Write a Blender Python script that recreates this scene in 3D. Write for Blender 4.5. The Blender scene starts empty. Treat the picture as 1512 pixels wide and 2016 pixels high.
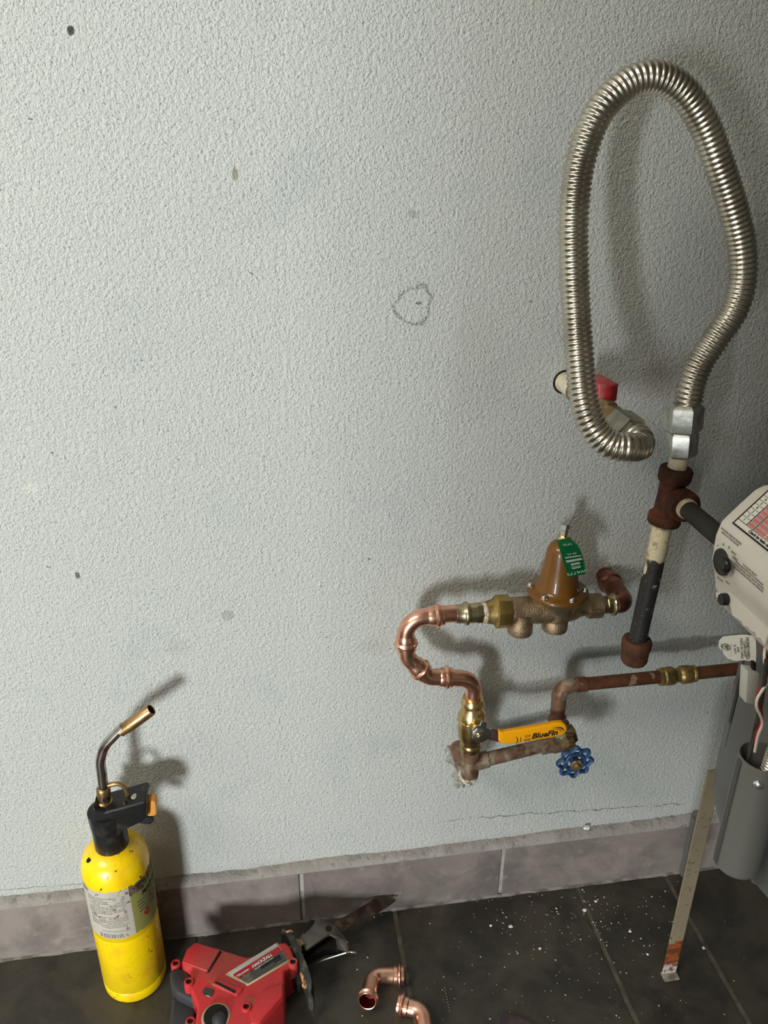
import bpy, bmesh, math, random
from mathutils import Vector, Matrix, noise as mnoise
C = bpy.context.scene.collection
random.seed(7)
PI = math.pi

# ---------------------------------------------------------------- camera
FPX = 1601.54
CAM = Vector((0.0, -0.815, 1.0))
RX = Vector((0.98814136, -0.15341224, 0.00643022))      # camera right
RF = Vector((0.14196069, 0.89681858, -0.41900311))      # camera forward
RU = Vector((0.05851346, 0.41494714, 0.90796203))       # camera up
cd = bpy.data.cameras.new('camera'); cam = bpy.data.objects.new('camera', cd); C.objects.link(cam)
cd.sensor_fit = 'VERTICAL'; cd.sensor_height = 36.0; cd.lens = FPX / 2016 * 36.0
cd.clip_start = 0.02
m = Matrix.Identity(4)
for i in range(3):
    m[i][0] = RX[i]; m[i][1] = RU[i]; m[i][2] = -RF[i]; m[i][3] = CAM[i]
cam.matrix_world = m
bpy.context.scene.camera = cam
# ---------------------------------------------------------------- world, lights, exposure
w = bpy.data.worlds.new('world'); bpy.context.scene.world = w; w.use_nodes = True
bg = w.node_tree.nodes['Background']; bg.inputs[0].default_value = (0.62, 0.66, 0.72, 1); bg.inputs[1].default_value = 0.15
vs = bpy.context.scene.view_settings
vs.view_transform = 'Standard'; vs.look = 'None'; vs.exposure = 0.0; vs.gamma = 1.0; vs.use_curve_mapping = False

def area(name, loc, target, sx, sy, power, col):
    l = bpy.data.lights.new(name, 'AREA'); l.shape = 'RECTANGLE'; l.size = sx; l.size_y = sy; l.energy = power; l.color = col
    o = bpy.data.objects.new(name, l); C.objects.link(o); o.location = loc
    o.rotation_euler = (Vector(target) - Vector(loc)).to_track_quat('-Z', 'Y').to_euler()
    return o
# daylight past the open left side of the added blocker wall, low and to the left behind the camera
area('doorway_daylight', (-1.42, -2.75, 0.62), (0.0, 0.0, 0.5), 0.44, 0.56, 96, (0.93, 0.99, 0.985))
# warm-white ceiling panel on the left
area('ceiling_lamp', (-1.35, -1.0, 2.1), (-0.35, 0.0, 0.8), 0.9, 0.5, 27, (1.0, 0.94, 0.80))

# ---------------------------------------------------------------- pixel ray helpers (photo pixel + true depth -> world point)
def ray(u, v): return RX * ((u - 756) / FPX) + RF + RU * (-(v - 1008) / FPX)
def Y(u, v, y):
    d = ray(u, v); return CAM + d * ((y - CAM.y) / d.y)
def Z(u, v, z):
    d = ray(u, v); return CAM + d * ((z - CAM.z) / d.z)
def X(u, v, x):
    d = ray(u, v); return CAM + d * ((x - CAM.x) / d.x)
def px(P, n):                       # n photo pixels at the depth of P, in metres
    return n * (P - CAM).dot(RF) / FPX

# ---------------------------------------------------------------- materials
class G:
    def __init__(s, name):
        s.m = bpy.data.materials.new(name); s.m.use_nodes = True; s.t = s.m.node_tree; s.b = s.t.nodes['Principled BSDF']
    def n(s, typ, **k):
        x = s.t.nodes.new(typ)
        for a, v in k.items(): setattr(x, a, v)
        return x
    def put(s, sock, v):
        if isinstance(v, bpy.types.NodeSocket): s.t.links.new(v, sock)
        elif isinstance(v, (tuple, list)) and len(v) == 3 and sock.type == 'RGBA': sock.default_value = (*v, 1)
        else: sock.default_value = v
    def math(s, op, a, b=0.0, c=0.0, clamp=False):
        x = s.n('ShaderNodeMath', operation=op); x.use_clamp = clamp
        s.put(x.inputs[0], a); s.put(x.inputs[1], b); s.put(x.inputs[2], c); return x.outputs[0]
    def mix(s, f, a, b, mode='MIX'):
        x = s.n('ShaderNodeMix', data_type='RGBA', blend_type=mode)
        s.put(x.inputs[0], f); s.put(x.inputs[6], a); s.put(x.inputs[7], b); return x.outputs[2]
    def noise(s, vec, scale, detail=3.0, rough=0.5, dist=0.0):
        x = s.n('ShaderNodeTexNoise'); s.put(x.inputs['Vector'], vec); x.inputs['Scale'].default_value = scale
        x.inputs['Detail'].default_value = detail; x.inputs['Roughness'].default_value = rough; x.inputs['Distortion'].default_value = dist
        return x.outputs[0]
    def vor(s, vec, scale, feature='F1'):
        x = s.n('ShaderNodeTexVoronoi', feature=feature); s.put(x.inputs['Vector'], vec); x.inputs['Scale'].default_value = scale
        return x.outputs['Distance']
    def step(s, v, a, b, lo=0.0, hi=1.0):
        x = s.n('ShaderNodeMapRange', interpolation_type='SMOOTHSTEP'); s.put(x.inputs[0], v)
        for i, q in enumerate((a, b, lo, hi)): s.put(x.inputs[i + 1], q)
        return x.outputs[0]
    def pos(s): return s.n('ShaderNodeNewGeometry').outputs['Position']
    def xyz(s, v):
        x = s.n('ShaderNodeSeparateXYZ'); s.put(x.inputs[0], v); return x.outputs
    def bump(s, h, dist, strength=1.0, normal=None):
        x = s.n('ShaderNodeBump'); x.inputs['Strength'].default_value = strength; x.inputs['Distance'].default_value = dist
        s.put(x.inputs['Height'], h)
        if normal: s.t.links.new(normal, x.inputs['Normal'])
        return x.outputs[0]
    def out(s, col=None, rough=None, metal=None, normal=None, coat=None, spec=None):
        for nm, v in (('Base Color', col), ('Roughness', rough), ('Metallic', metal), ('Normal', normal), ('Coat Weight', coat), ('Specular IOR Level', spec)):
            if v is not None: s.put(s.b.inputs[nm], v)
        return s.m

def simple(name, col, rough=0.5, metal=0.0, col2=None, nscale=60, lo=0.45, hi=0.65, bscale=None, bd=0.0005, rvar=0.0, coat=None, col3=None, n3=200, lo3=.62, hi3=.66):
    g = G(name); p = g.pos(); c = col
    if col2: c = g.mix(g.step(g.noise(p, nscale, 4), lo, hi), col, col2)
    if col3: c = g.mix(g.step(g.noise(p, n3, 3), lo3, hi3), c, col3)
    r = rough
    if rvar: r = g.math('ADD', rough - rvar / 2, g.math('MULTIPLY', g.noise(p, nscale * 1.7, 3), rvar))
    nm = g.bump(g.noise(p, bscale, 3), bd) if bscale else None
    return g.out(c, r, metal, nm, coat, None if metal > .5 else (.2 if rough >= .6 else .35))

M = {}
M['copper'] = simple('polished_copper', (.98, .56, .41), .27, 1, (.86, .42, .29), 45, .4, .7, rvar=.12, bscale=90, bd=.0003)
M['copper_shaded_inside'] = simple('copper_shaded_inside', (.20, .05, .035), .4, 1)  # darker copper, painting the shade inside open fitting mouths
M['copper_dark'] = simple('tarnished_copper', (.42, .17, .12), .32, 1, (.22, .09, .07), 60, .4, .65, rvar=.15)
M['brass'] = simple('bright_brass', (.80, .60, .27), .27, 1, (.58, .42, .18), 70, .4, .7, rvar=.15, bscale=120, bd=.0002)
M['brass_dull'] = simple('dull_yellow_brass', (.50, .37, .16), .32, 1, (.34, .25, .10), 60, .4, .65, rvar=.2)
M['brass_pale'] = simple('pale_brass', (.62, .54, .36), .26, 1, (.42, .34, .2), 80, .4, .7, rvar=.15)
M['brass_union'] = simple('brushed_yellow_brass', (.58, .42, .15), .42, 1, (.42, .30, .10), 50, .4, .7)
M['bronze'] = simple('cast_bronze', (.40, .29, .18), .42, .85, (.26, .18, .11), 90, .4, .7, bscale=700, bd=.0007)
M['bell'] = simple('brown_enamel', (.165, .068, .009), .32, 0, (.095, .036, .006), 14, .4, .7, coat=.3, bscale=60, bd=.0004)
M['steel'] = simple('zinc_steel', (.74, .74, .68), .36, 1, (.42, .42, .38), 60, .4, .65, rvar=.2, bscale=150, bd=.0003)
M['chrome'] = simple('chrome', (.78, .76, .74), .14, 1)
M['dirty_chrome'] = simple('worn_plated_steel', (.62, .58, .55), .16, 1, (.30, .24, .2), 60, .5, .7, rvar=.1)
M['hose'] = simple('stainless_corrugation', (.60, .555, .47), .27, 1, (.40, .36, .30), 30, .4, .7, rvar=.1)
M['hose_nut'] = simple('dull_plated_nut', (.42, .39, .32), .45, .85, (.28, .26, .21), 60, .4, .65)
M['old_brass'] = simple('old_dull_brass', (.32, .22, .10), .45, .7, (.20, .14, .07), 70, .4, .65, col3=(.42, .38, .25), n3=110, bscale=200, bd=.0004)
M['old_copper'] = simple('aged_copper_pipe', (.20, .115, .075), .5, .45, (.30, .25, .18), 55, .48, .62, col3=(.14, .07, .045), n3=90, lo3=.55, hi3=.65, bscale=150, bd=.0004)
M['red_copper'] = simple('brown_copper_pipe', (.20, .085, .045), .45, .5, (.13, .055, .03), 40, .4, .6, col3=(.38, .24, .17), n3=70, lo3=.66, hi3=.7)
M['verdigris'] = simple('white_green_corrosion', (.50, .53, .45), .7, 0, (.25, .15, .09), 90, .5, .6, col3=(.70, .72, .68), n3=160, lo3=.5, hi3=.6, bscale=250, bd=.001)
M['old_brass_cpl'] = simple('aged_brass_coupling', (.40, .28, .10), .4, .7, (.22, .15, .06), 90, .45, .6)
M['rust'] = simple('rusted_iron', (.048, .016, .009), .7, 0, (.105, .032, .014), 60, .42, .65, col3=(.06, .025, .017), n3=120, lo3=.52, hi3=.64, bscale=300, bd=.0008)
M['rust_cap'] = simple('rusted_cap', (.11, .046, .027), .75, 0, (.065, .03, .02), 80, .42, .65, bscale=350, bd=.0006)
M['black_pipe'] = simple('black_iron_pipe', (.022, .021, .02), .5, .2, (.045, .042, .036), 50, .45, .7, bscale=300, bd=.0003)
M['nipple_pipe'] = simple('dark_olive_pipe', (.021, .020, .016), .6, 0, (.036, .034, .027), 30, .4, .7)
M['cream'] = simple('cream_pipe_compound', (.58, .49, .34), .8, 0, (.40, .31, .19), 80, .5, .68, col3=(.10, .07, .05), n3=170, lo3=.68, hi3=.72, bscale=250, bd=.001)
M['sealant'] = simple('thread_sealant', (.45, .34, .22), .8, 0, (.62, .56, .45), 160, .5, .6, bscale=300, bd=.0008)
M['red_handle'] = simple('red_plastic', (.44, .018, .03), .35, 0, (.34, .10, .09), 60, .5, .65)
M['yellow_lever'] = simple('yellow_vinyl', (.88, .37, .004), .35)
M['black_plastic'] = simple('black_plastic', (.012, .012, .012), .3, 0, (.03, .028, .025), 70, .5, .7, rvar=.2)
M['black_rubber'] = simple('black_rubber', (.018, .019, .022), .6)
M['purple_steel'] = simple('brown_steel_lever', (.11, .055, .06), .35, .5)
M['blue_wheel'] = simple('blue_painted_iron', (.022, .075, .20), .42, 0, (.015, .045, .12), 70, .4, .6, col3=(.10, .12, .16), n3=130, lo3=.64, hi3=.7)
M['white_plastic'] = simple('off_white_plastic', (.62, .58, .52), .5, 0, (.55, .51, .46), 25, .4, .7, bscale=500, bd=.0001)
M['white_part'] = simple('white_plastic_clip', (.50, .51, .45), .5)
M['tag_white'] = simple('white_tag_paper', (.80, .78, .72), .7)
M['tag_green'] = simple('green_tag', (.012, .27, .095), .35)
M['print_white'] = simple('white_print', (.50, .62, .54), .6)
M['print_black'] = simple('black_print', (.025, .022, .022), .6)
M['print_grey'] = simple('grey_print', (.22, .20, .19), .6)
M['print_pink'] = simple('pink_print', (.52, .16, .16), .6)
M['print_slate'] = simple('slate_print', (.16, .18, .2), .6)
M['label_paper'] = simple('label_paper', (.66, .63, .57), .6)
M['tank'] = simple('grey_tank_enamel', (.125, .125, .118), .38, 0, (.105, .105, .10), 8, .4, .7)
M['tube_grey'] = simple('grey_plastic_tube', (.15, .148, .135), .45)
M['tube_edge'] = simple('grey_tube_edge', (.17, .165, .155), .4)
M['bracket'] = simple('grey_olive_bracket', (.12, .115, .09), .5, .2)
M['leg_grey'] = simple('grey_stand_leg', (.15, .15, .145), .5, .2)
M['wire_red'] = simple('red_wire', (.36, .01, .03), .35)
M['wire_white'] = simple('white_wire', (.68, .64, .56), .4)
M['tool_red'] = simple('red_tool_housing', (.50, .03, .034), .42, 0, (.36, .05, .04), 18, .48, .68, col3=(.32, .10, .06), n3=45, lo3=.6, hi3=.72, bscale=500, bd=.0001)
M['tool_grip'] = simple('dark_grey_grip', (.035, .037, .042), .5)
M['tool_steel'] = simple('dark_steel_shoe', (.13, .12, .105), .38, .8, (.08, .07, .06), 50, .45, .65)
M['tool_black'] = simple('dirty_black_boot', (.022, .024, .022), .65, 0, (.07, .06, .05), 60, .5, .65)
M['dust_orange'] = simple('ochre_dirt', (.52, .27, .12), .9, 0, (.30, .18, .08), 90, .45, .6, bscale=300, bd=.001)
M['dust_tan'] = simple('tan_dirt', (.26, .19, .10), .9, 0, (.40, .30, .16), 90, .45, .6, bscale=300, bd=.001)
M['blade'] = simple('brown_rusty_blade', (.05, .036, .027), .5, .4, (.10, .075, .05), 60, .5, .65, col3=(.035, .015, .01), n3=40, lo3=.5, hi3=.58)
M['tool_label_red'] = simple('label_red', (.36, .008, .02), .35)
M['tool_label_black'] = simple('label_dark', (.055, .052, .045), .45, 0, (.14, .12, .09), 60, .5, .65)
M['tool_label_silver'] = simple('label_silver', (.42, .39, .36), .4)
M['gold_line'] = simple('tan_label_edge', (.42, .34, .2), .6)
M['orange'] = simple('orange_trigger', (.75, .33, .06), .4, 0, (.6, .24, .05), 80, .5, .7)
M['button_grey'] = simple('pale_button', (.36, .36, .3), .6)
M['torch_brass'] = simple('torch_brass', (.42, .27, .12), .33, .9, (.28, .17, .08), 90, .4, .65, bscale=900, bd=.0002)
M['plaster'] = simple('white_plaster_flake', (.72, .73, .70), .9)
M['dust_chip'] = simple('pale_chip', (.50, .50, .47), .9)
M['sand_paper'] = simple('purple_brown_paper', (.075, .05, .058), .85, 0, (.05, .035, .04), 60, .4, .6)
M['mortar'] = simple('broken_mortar', (.30, .29, .25), .95, 0, (.17, .16, .14), 120, .45, .6, col3=(.50, .50, .47), n3=150, lo3=.6, hi3=.68, bscale=350, bd=.002)
M['hole_dark'] = simple('dark_gap', (.015, .013, .012), .9)
M['socket_dark'] = M['hole_dark']
M['tan_wall'] = simple('cream_pipe_paint', (.62, .56, .43), .85, 0, (.48, .42, .32), 160, .5, .65, bscale=200, bd=.001)
M['foot'] = simple('leg_foot_plate', (.26, .24, .21), .7, 0, (.15, .12, .1), 80, .45, .6)
M['room_wall'] = simple('dim_room_plaster', (.34, .33, .30), .9)
M['ceiling_paint'] = simple('ceiling_paint', (.36, .35, .31), .9)

# yellow cylinder paint with chips and rust spots
g = G('yellow_cylinder_paint'); p = g.pos()
c = g.mix(g.step(g.noise(p, 30, 4), .45, .72), (.86, .62, .0), (.66, .42, .01))
c = g.mix(g.step(g.vor(p, 85), .19, .13), c, g.mix(g.noise(p, 60), (.25, .13, .01), (.06, .03, .015)), )
spots = g.math('MULTIPLY', g.step(g.noise(p, 210, 3), .63, .68), g.step(g.noise(p, 26, 2), .48, .6))
c0 = g.mix(g.step(g.noise(p, 30, 4), .45, .72), (.92, .62, .0), (.78, .47, .005))
c = g.mix(spots, c0, (.10, .05, .015))
M['yellow'] = g.out(c, .34, 0, g.bump(g.noise(p, 120, 2), .0004), .3)

# worn label papers
def worn(name, base, dirt, amt=.56):
    g = G(name); p = g.pos()
    f = g.step(g.noise(p, 110, 5, .65), amt, amt + .05)
    c = g.mix(g.noise(p, 30), base, tuple(x * .9 for x in base))
    c = g.mix(f, c, g.mix(g.noise(p, 300), dirt, tuple(x * .5 for x in dirt)))
    return g.out(c, .55)
M['cyl_white'] = worn('worn_white_label', (.80, .76, .71), (.36, .25, .18), .58)
M['cyl_green'] = worn('worn_green_label', (.46, .46, .13), (.24, .20, .08), .63)
M['cyl_scrape'] = worn('scraped_label_band', (.30, .22, .16), (.10, .07, .05), .5)

# beige leg with rust near its foot
g = G('beige_leg_paint'); p = g.pos(); x = g.xyz(p)
rustf = g.math('ADD', g.step(x[2], .105, .02), g.math('MULTIPLY', g.math('SUBTRACT', g.noise(p, 90, 4), .5), 1.6))
c = g.mix(g.step(g.noise(p, 160, 4), .6, .7), g.mix(g.noise(p, 20), (.25, .205, .135), (.19, .155, .10)), (.14, .10, .06))
c = g.mix(g.step(rustf, .45, .6), c, g.mix(g.step(g.noise(p, 130), .4, .6), (.24, .06, .012), (.12, .03, .01)))
c = g.mix(g.math('MULTIPLY', g.step(x[2], .024, .016), g.step(g.noise(p, 140, 4), .42, .5)), c, (.42, .38, .36))
M['leg_beige'] = g.out(c, .6, 0, g.bump(g.noise(p, 220, 3), .0006))

# black drip pipe with flaking cream paint
g = G('flaked_pipe'); p = g.pos(); x = g.xyz(p)
fl = g.step(g.noise(p, 75, 4, .6), .53, .55)
side = g.step(g.noise(p, 30, 2), .5, .56)
zz = g.step(x[2], .535, .60)
f1 = g.step(g.math('ADD', x[2], g.math('MULTIPLY', g.noise(p, 60, 3), .03)), .622, .625)
c = g.mix(g.math('MULTIPLY', g.math('MULTIPLY', fl, side), zz), (.022, .021, .021), (.60, .54, .40))
c = g.mix(g.step(g.noise(p, 300), .66, .7), c, (.14, .13, .12))
c = g.mix(f1, c, g.mix(g.step(g.noise(p, 120, 4), .55, .68), (.62, .53, .36), (.36, .27, .16)))
M['flaked'] = g.out(c, .55, 0, g.bump(fl, .0006))

# stucco wall
g = G('painted_stucco'); p = g.pos(); x = g.xyz(p)
n1 = g.noise(p, 430, 3, .6); n2 = g.noise(p, 230, 3, .6); n3 = g.noise(p, 9, 4, .6); n4 = g.noise(p, 2.3, 3); n5 = g.noise(p, 900, 2)
h = g.math('ADD', g.math('MULTIPLY', n1, .7), g.math('ADD', g.math('MULTIPLY', n2, .9), g.math('MULTIPLY', n5, .25)))
col = g.mix(n4, (.50, .51, .495), (.55, .555, .53))
col = g.mix(g.step(n3, .52, .72, 0, .5), col, (.42, .445, .46))
col = g.mix(g.step(g.noise(p, 5, 4), .58, .8, 0, .5), col, (.50, .47, .38))
col = g.mix(g.step(n1, .43, .30, 0, .8), col, (.16, .165, .16))         # shade in the pits put into the colour
col = g.mix(g.step(n2, .60, .72, 0, .6), col, (.68, .69, .66))  # pale grain crests: bump highlights put into the colour
pd = g.n('ShaderNodeVectorMath', operation='ADD'); g.put(pd.inputs[0], p); nc = g.n('ShaderNodeTexNoise'); nc.inputs['Scale'].default_value = 160; g.put(nc.inputs['Vector'], p); ns_ = g.n('ShaderNodeVectorMath', operation='SCALE'); g.put(ns_.inputs[0], nc.outputs[1]); ns_.inputs[3].default_value = .012; g.put(pd.inputs[1], ns_.outputs[0])
col = g.mix(g.step(g.vor(pd.outputs[0], 26), .042, .022, 0, .8), col, (.10, .10, .09))   # scattered specks
P0 = Y(935, 10, 0)
seam = g.math('ADD', g.math('SUBTRACT', x[0], P0.x), g.math('MULTIPLY', g.noise(p, 12), .02))
col = g.mix(g.step(seam, .0, .012, 0, .12), col, (.36, .37, .35))
def blob(uv, r, colr, amt, asp=1.0, ns=60, soft=.35):
    global col
    q = Y(uv[0], uv[1], 0)
    dx = g.math('SUBTRACT', x[0], q.x); dz = g.math('MULTIPLY', g.math('SUBTRACT', x[2], q.z), 1 / asp)
    d = g.math('SQRT', g.math('ADD', g.math('MULTIPLY', dx, dx), g.math('MULTIPLY', dz, dz)))
    d = g.math('ADD', d, g.math('MULTIPLY', g.math('SUBTRACT', g.noise(p, ns, 3), .5), r * 1.4))
    col = g.mix(g.step(d, r, r * (1 - soft), 0, amt), col, colr)
blob((139, 60), .0036, (.05, .045, .04), .95, 1.2, 150)
blob((463, 342), .0034, (.27, .26, .19), .85, 2.4, 120)
blob((153, 1133), .0030, (.08, .07, .06), .8, 1.6, 150)
blob((60, 962), .010, (.62, .61, .56), .6, .8)
blob((812, 422), .006, (.25, .25, .23), .5, .7)
blob((450, 1212), .008, (.30, .29, .25), .55)
blob((1290, 745), .038, (.30, .235, .20), .45, .8, 25, .9)
blob((350, 1270), .018, (.33, .33, .30), .3, 1, 40, .8)
blob((735, 1270), .03, (.40, .385, .34), .35, .6, 30, .9)
blob((940, 720), .05, (.40, .40, .37), .3, 2, 20, .9)
# pencil ring and its centre mark
q = Y(818, 602, 0); R0 = px(q, 36)
dx = g.math('SUBTRACT', x[0], q.x); dz = g.math('SUBTRACT', x[2], q.z)
d = g.math('SQRT', g.math('ADD', g.math('MULTIPLY', dx, dx), g.math('MULTIPLY', dz, dz)))
d = g.math('ADD', d, g.math('MULTIPLY', g.math('SUBTRACT', g.noise(p, 35, 1), .5), .022))
ring = g.step(g.math('ABSOLUTE', g.math('SUBTRACT', d, R0)), .0022, .0012)
col = g.mix(g.math('MULTIPLY', ring, g.step(n1, .62, .40, .1, .75)), col, (.10, .105, .11))
blob((824, 597), .0038, (.12, .12, .12), .8, .45, 200)
# cracks near the floor
def crack(a, b, amp, wd, amt):
    global col
    A = Y(*a, 0); B = Y(*b, 0); k = (B.z - A.z) / (B.x - A.x)
    zl = g.math('ADD', A.z, g.math('MULTIPLY', g.math('SUBTRACT', x[0], A.x), k))
    zl = g.math('ADD', zl, g.math('MULTIPLY', g.math('SUBTRACT', g.noise(p, 45, 5, .65), .5), amp))
    f = g.step(g.math('ABSOLUTE', g.math('SUBTRACT', x[2], zl)), wd, wd * .3, 0, amt)
    f = g.math('MULTIPLY', f, g.math('MULTIPLY', g.step(x[0], A.x - .01, A.x + .01), g.step(x[0], B.x + .01, B.x - .01)))
    f = g.math('MULTIPLY', f, g.step(g.noise(p, 30, 3), .38, .5, .2, 1))
    col = g.mix(f, col, (.10, .10, .10))
crack((880, 1614), (1346, 1582), .02, .0011, .85)
crack((740, 1682), (900, 1668), .03, .0010, .7)
crack((0, 1752), (170, 1740), .012, .0010, .7)
low = g.math('ADD', x[2], g.math('MULTIPLY', g.noise(p, 25, 4), .03))
col = g.mix(g.step(low, .128, .114, 0, .5), col, (.42, .40, .38))
M['stucco'] = g.out(col, .82, 0, g.bump(h, .0042, .8), None, .35)

def tilemat(name, a, b, c3, rough, roughn=.2):
    g = G(name); p = g.pos()
    oi = g.n('ShaderNodeObjectInfo').outputs['Random']
    n = g.noise(p, 11, 5, .65, .4); n2 = g.noise(p, 55, 4, .6)
    c = g.mix(g.step(n, .35, .68), a, b)
    c = g.mix(g.step(n2, .56, .74, 0, .5), c, c3)
    c = g.mix(g.math('MULTIPLY', oi, .25), c, (0, 0, 0))
    r = g.math('ADD', rough, g.math('MULTIPLY', g.noise(p, 30, 3), roughn))
    return g.out(c, r, 0, g.bump(g.math('ADD', n, g.math('MULTIPLY', n2, .5)), .0012, .6))
M['base_tile'] = tilemat('purple_grey_tile', (.27, .225, .205), (.155, .128, .12), (.34, .29, .255), .5)
M['floor_tile'] = tilemat('dark_slate_tile', (.062, .053, .039), (.024, .021, .017), (.085, .064, .038), .42)
M['foot_grout'] = simple('soiled_grout', (.20, .185, .165), .9, 0, (.10, .09, .08), 50, .42, .62, bscale=300, bd=.0008)
M['grout'] = simple('light_grout', (.36, .34, .31), .9, 0, (.25, .23, .21), 60, .4, .7, bscale=300, bd=.0008)
M['floor_grout'] = simple('dirty_floor_grout', (.085, .075, .058), .9, 0, (.13, .115, .09), 60, .4, .7, bscale=300, bd=.0006)
M['ledge'] = simple('rough_mortar_ledge', (.24, .215, .20), .95, 0, (.29, .265, .245), 40, .4, .65, col3=(.19, .17, .16), n3=90, lo3=.58, hi3=.68, bscale=260, bd=.0012)

# ---------------------------------------------------------------- geometry helpers
def fin(name, bm, mat, parent=None, smooth=35, origin=None):
    """link a bmesh (world coordinates) as ONE object whose origin sits at its own centre"""
    bmesh.ops.recalc_face_normals(bm, faces=bm.faces)
    vs_ = [v.co.copy() for v in bm.verts]
    if origin is None:
        lo = Vector((min(v.x for v in vs_), min(v.y for v in vs_), min(v.z for v in vs_)))
        hi = Vector((max(v.x for v in vs_), max(v.y for v in vs_), max(v.z for v in vs_)))
        origin = (lo + hi) / 2
    bmesh.ops.translate(bm, verts=bm.verts, vec=-origin)
    me = bpy.data.meshes.new(name); bm.to_mesh(me); bm.free()
    if smooth:
        me.shade_smooth(); me.set_sharp_from_angle(angle=math.radians(smooth))
    mats = mat if isinstance(mat, list) else [mat]
    for mm in mats: me.materials.append(M[mm])
    o = bpy.data.objects.new(name, me); C.objects.link(o)
    if parent:
        o.parent = parent
        pw = Vector(parent.location); q = parent.parent
        while q: pw += Vector(q.location); q = q.parent
        o.location = origin - pw
    else: o.location = origin
    return o
def tag(o, label, cat, group=None, kind=None):
    o['label'] = label; o['category'] = cat
    if group: o['group'] = group
    if kind: o['kind'] = kind
    return o
def thing(name, label, cat, loc, group=None):
    o = bpy.data.objects.new(name, None); C.objects.link(o); o.location = loc; o.empty_display_size = .02
    return tag(o, label, cat, group)
def struct(o): o['kind'] = 'structure'; return o

def fillet(pts, r, n=8):
    out = [pts[0].copy()]
    for i in range(1, len(pts) - 1):
        a, b, c = pts[i - 1], pts[i], pts[i + 1]
        u = (a - b).normalized(); v = (c - b).normalized(); ang = u.angle(v)
        t = min(r / math.tan(ang / 2), (a - b).length * .98, (c - b).length * .98); rr = t * math.tan(ang / 2)
        cen = b + (u + v).normalized() * (rr / math.sin(ang / 2))
        p0 = b + u * t; p1 = b + v * t; e0 = p0 - cen; e1 = p1 - cen; w_ = e0.angle(e1)
        for k in range(n + 1):
            f = k / n
            out.append(cen + (e0 * math.sin((1 - f) * w_) + e1 * math.sin(f * w_)) / math.sin(w_))
    out.append(pts[-1].copy()); return out
def spline(pts, n=12):
    out = []
    P = [pts[0] * 2 - pts[1]] + list(pts) + [pts[-1] * 2 - pts[-2]]
    for i in range(1, len(P) - 2):
        for k in range(n):
            t = k / n; a, b, c, d = P[i - 1:i + 3]
            out.append(.5 * ((2 * b) + (c - a) * t + (2 * a - 5 * b + 4 * c - d) * t * t + (3 * b - a - 3 * c + d) * t ** 3))
    out.append(pts[-1].copy()); return out
class Path:
    def __init__(s, pts, up=None):
        s.p = [pts[0]]
        for q in pts[1:]:
            if (q - s.p[-1]).length > 1e-6: s.p.append(q)
        s.s = [0.0]
        for a, b in zip(s.p, s.p[1:]): s.s.append(s.s[-1] + (b - a).length)
        s.L = s.s[-1]
        T = []
        for i in range(len(s.p)):
            a = s.p[max(0, i - 1)]; b = s.p[min(len(s.p) - 1, i + 1)]; T.append((b - a).normalized())
        s.T = T
        u = up or (Vector((0, 0, 1)) if abs(T[0].z) < .8 else Vector((1, 0, 0)))
        u = (u - T[0] * u.dot(T[0])).normalized(); s.U = [u]
        for i in range(1, len(s.p)):
            u = s.U[-1]; u = (u - T[i] * u.dot(T[i])).normalized(); s.U.append(u)
    def at(s, t):
        if t <= 0: i, f = 0, t / max(s.s[1], 1e-9)
        elif t >= s.L: i = len(s.p) - 2; f = (t - s.s[i]) / (s.s[i + 1] - s.s[i])
        else:
            lo, hi = 0, len(s.s) - 1
            while hi - lo > 1:
                mid = (lo + hi) // 2
                if s.s[mid] <= t: lo = mid
                else: hi = mid
            i = lo; f = (t - s.s[i]) / (s.s[i + 1] - s.s[i])
        P_ = s.p[i].lerp(s.p[i + 1], f)
        ff = min(1, max(0, f))
        T = s.T[i].lerp(s.T[i + 1], ff).normalized(); U = s.U[i].lerp(s.U[i + 1], ff); U = (U - T * U.dot(T)).normalized()
        return P_, T, U
def tube(path, prof, seg=32, phase=0.0, bm=None, cap0=True, cap1=True, mi=0):
    """surface of revolution along a path: prof = [(arc length, radius), ...]; arc length may run back to hollow an end"""
    if not isinstance(path, Path): path = Path(path)
    bm = bm or bmesh.new(); rings = []
    for s_, r in prof:
        P_, T, U = path.at(s_); V = T.cross(U)
        rings.append([bm.verts.new(P_ + (U * math.cos(phase + 2 * PI * k / seg) + V * math.sin(phase + 2 * PI * k / seg)) * max(r, 1e-5)) for k in range(seg)])
    for a, b in zip(rings, rings[1:]):
        for k in range(seg):
            f = bm.faces.new((a[k], a[(k + 1) % seg], b[(k + 1) % seg], b[k])); f.material_index = mi
    if cap0: bm.faces.new(rings[0][::-1]).material_index = mi
    if cap1: bm.faces.new(rings[-1]).material_index = mi
    return bm
def along(path, r, n=None):
    if not isinstance(path, Path): path = Path(path)
    return [(s_, r) for s_ in path.s]
def box(c, sx, sy, sz, bev=0.0, rot=None, bm=None):
    bm = bm or bmesh.new(); nb = bmesh.new(); bmesh.ops.create_cube(nb, size=1)
    bmesh.ops.scale(nb, vec=(sx, sy, sz), verts=nb.verts)
    if bev: bmesh.ops.bevel(nb, geom=nb.edges[:], offset=bev, segments=2, affect='EDGES', profile=.5)
    mt = Matrix.Translation(c) @ (rot.to_4x4() if rot else Matrix.Identity(4))
    me = bpy.data.meshes.new('t'); bmesh.ops.transform(nb, matrix=mt, verts=nb.verts); nb.to_mesh(me); nb.free(); bm.from_mesh(me); bpy.data.meshes.remove(me)
    return bm
def merge(bm, nb):
    me = bpy.data.meshes.new('t'); nb.to_mesh(me); nb.free(); bm.from_mesh(me); bpy.data.meshes.remove(me); return bm
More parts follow.
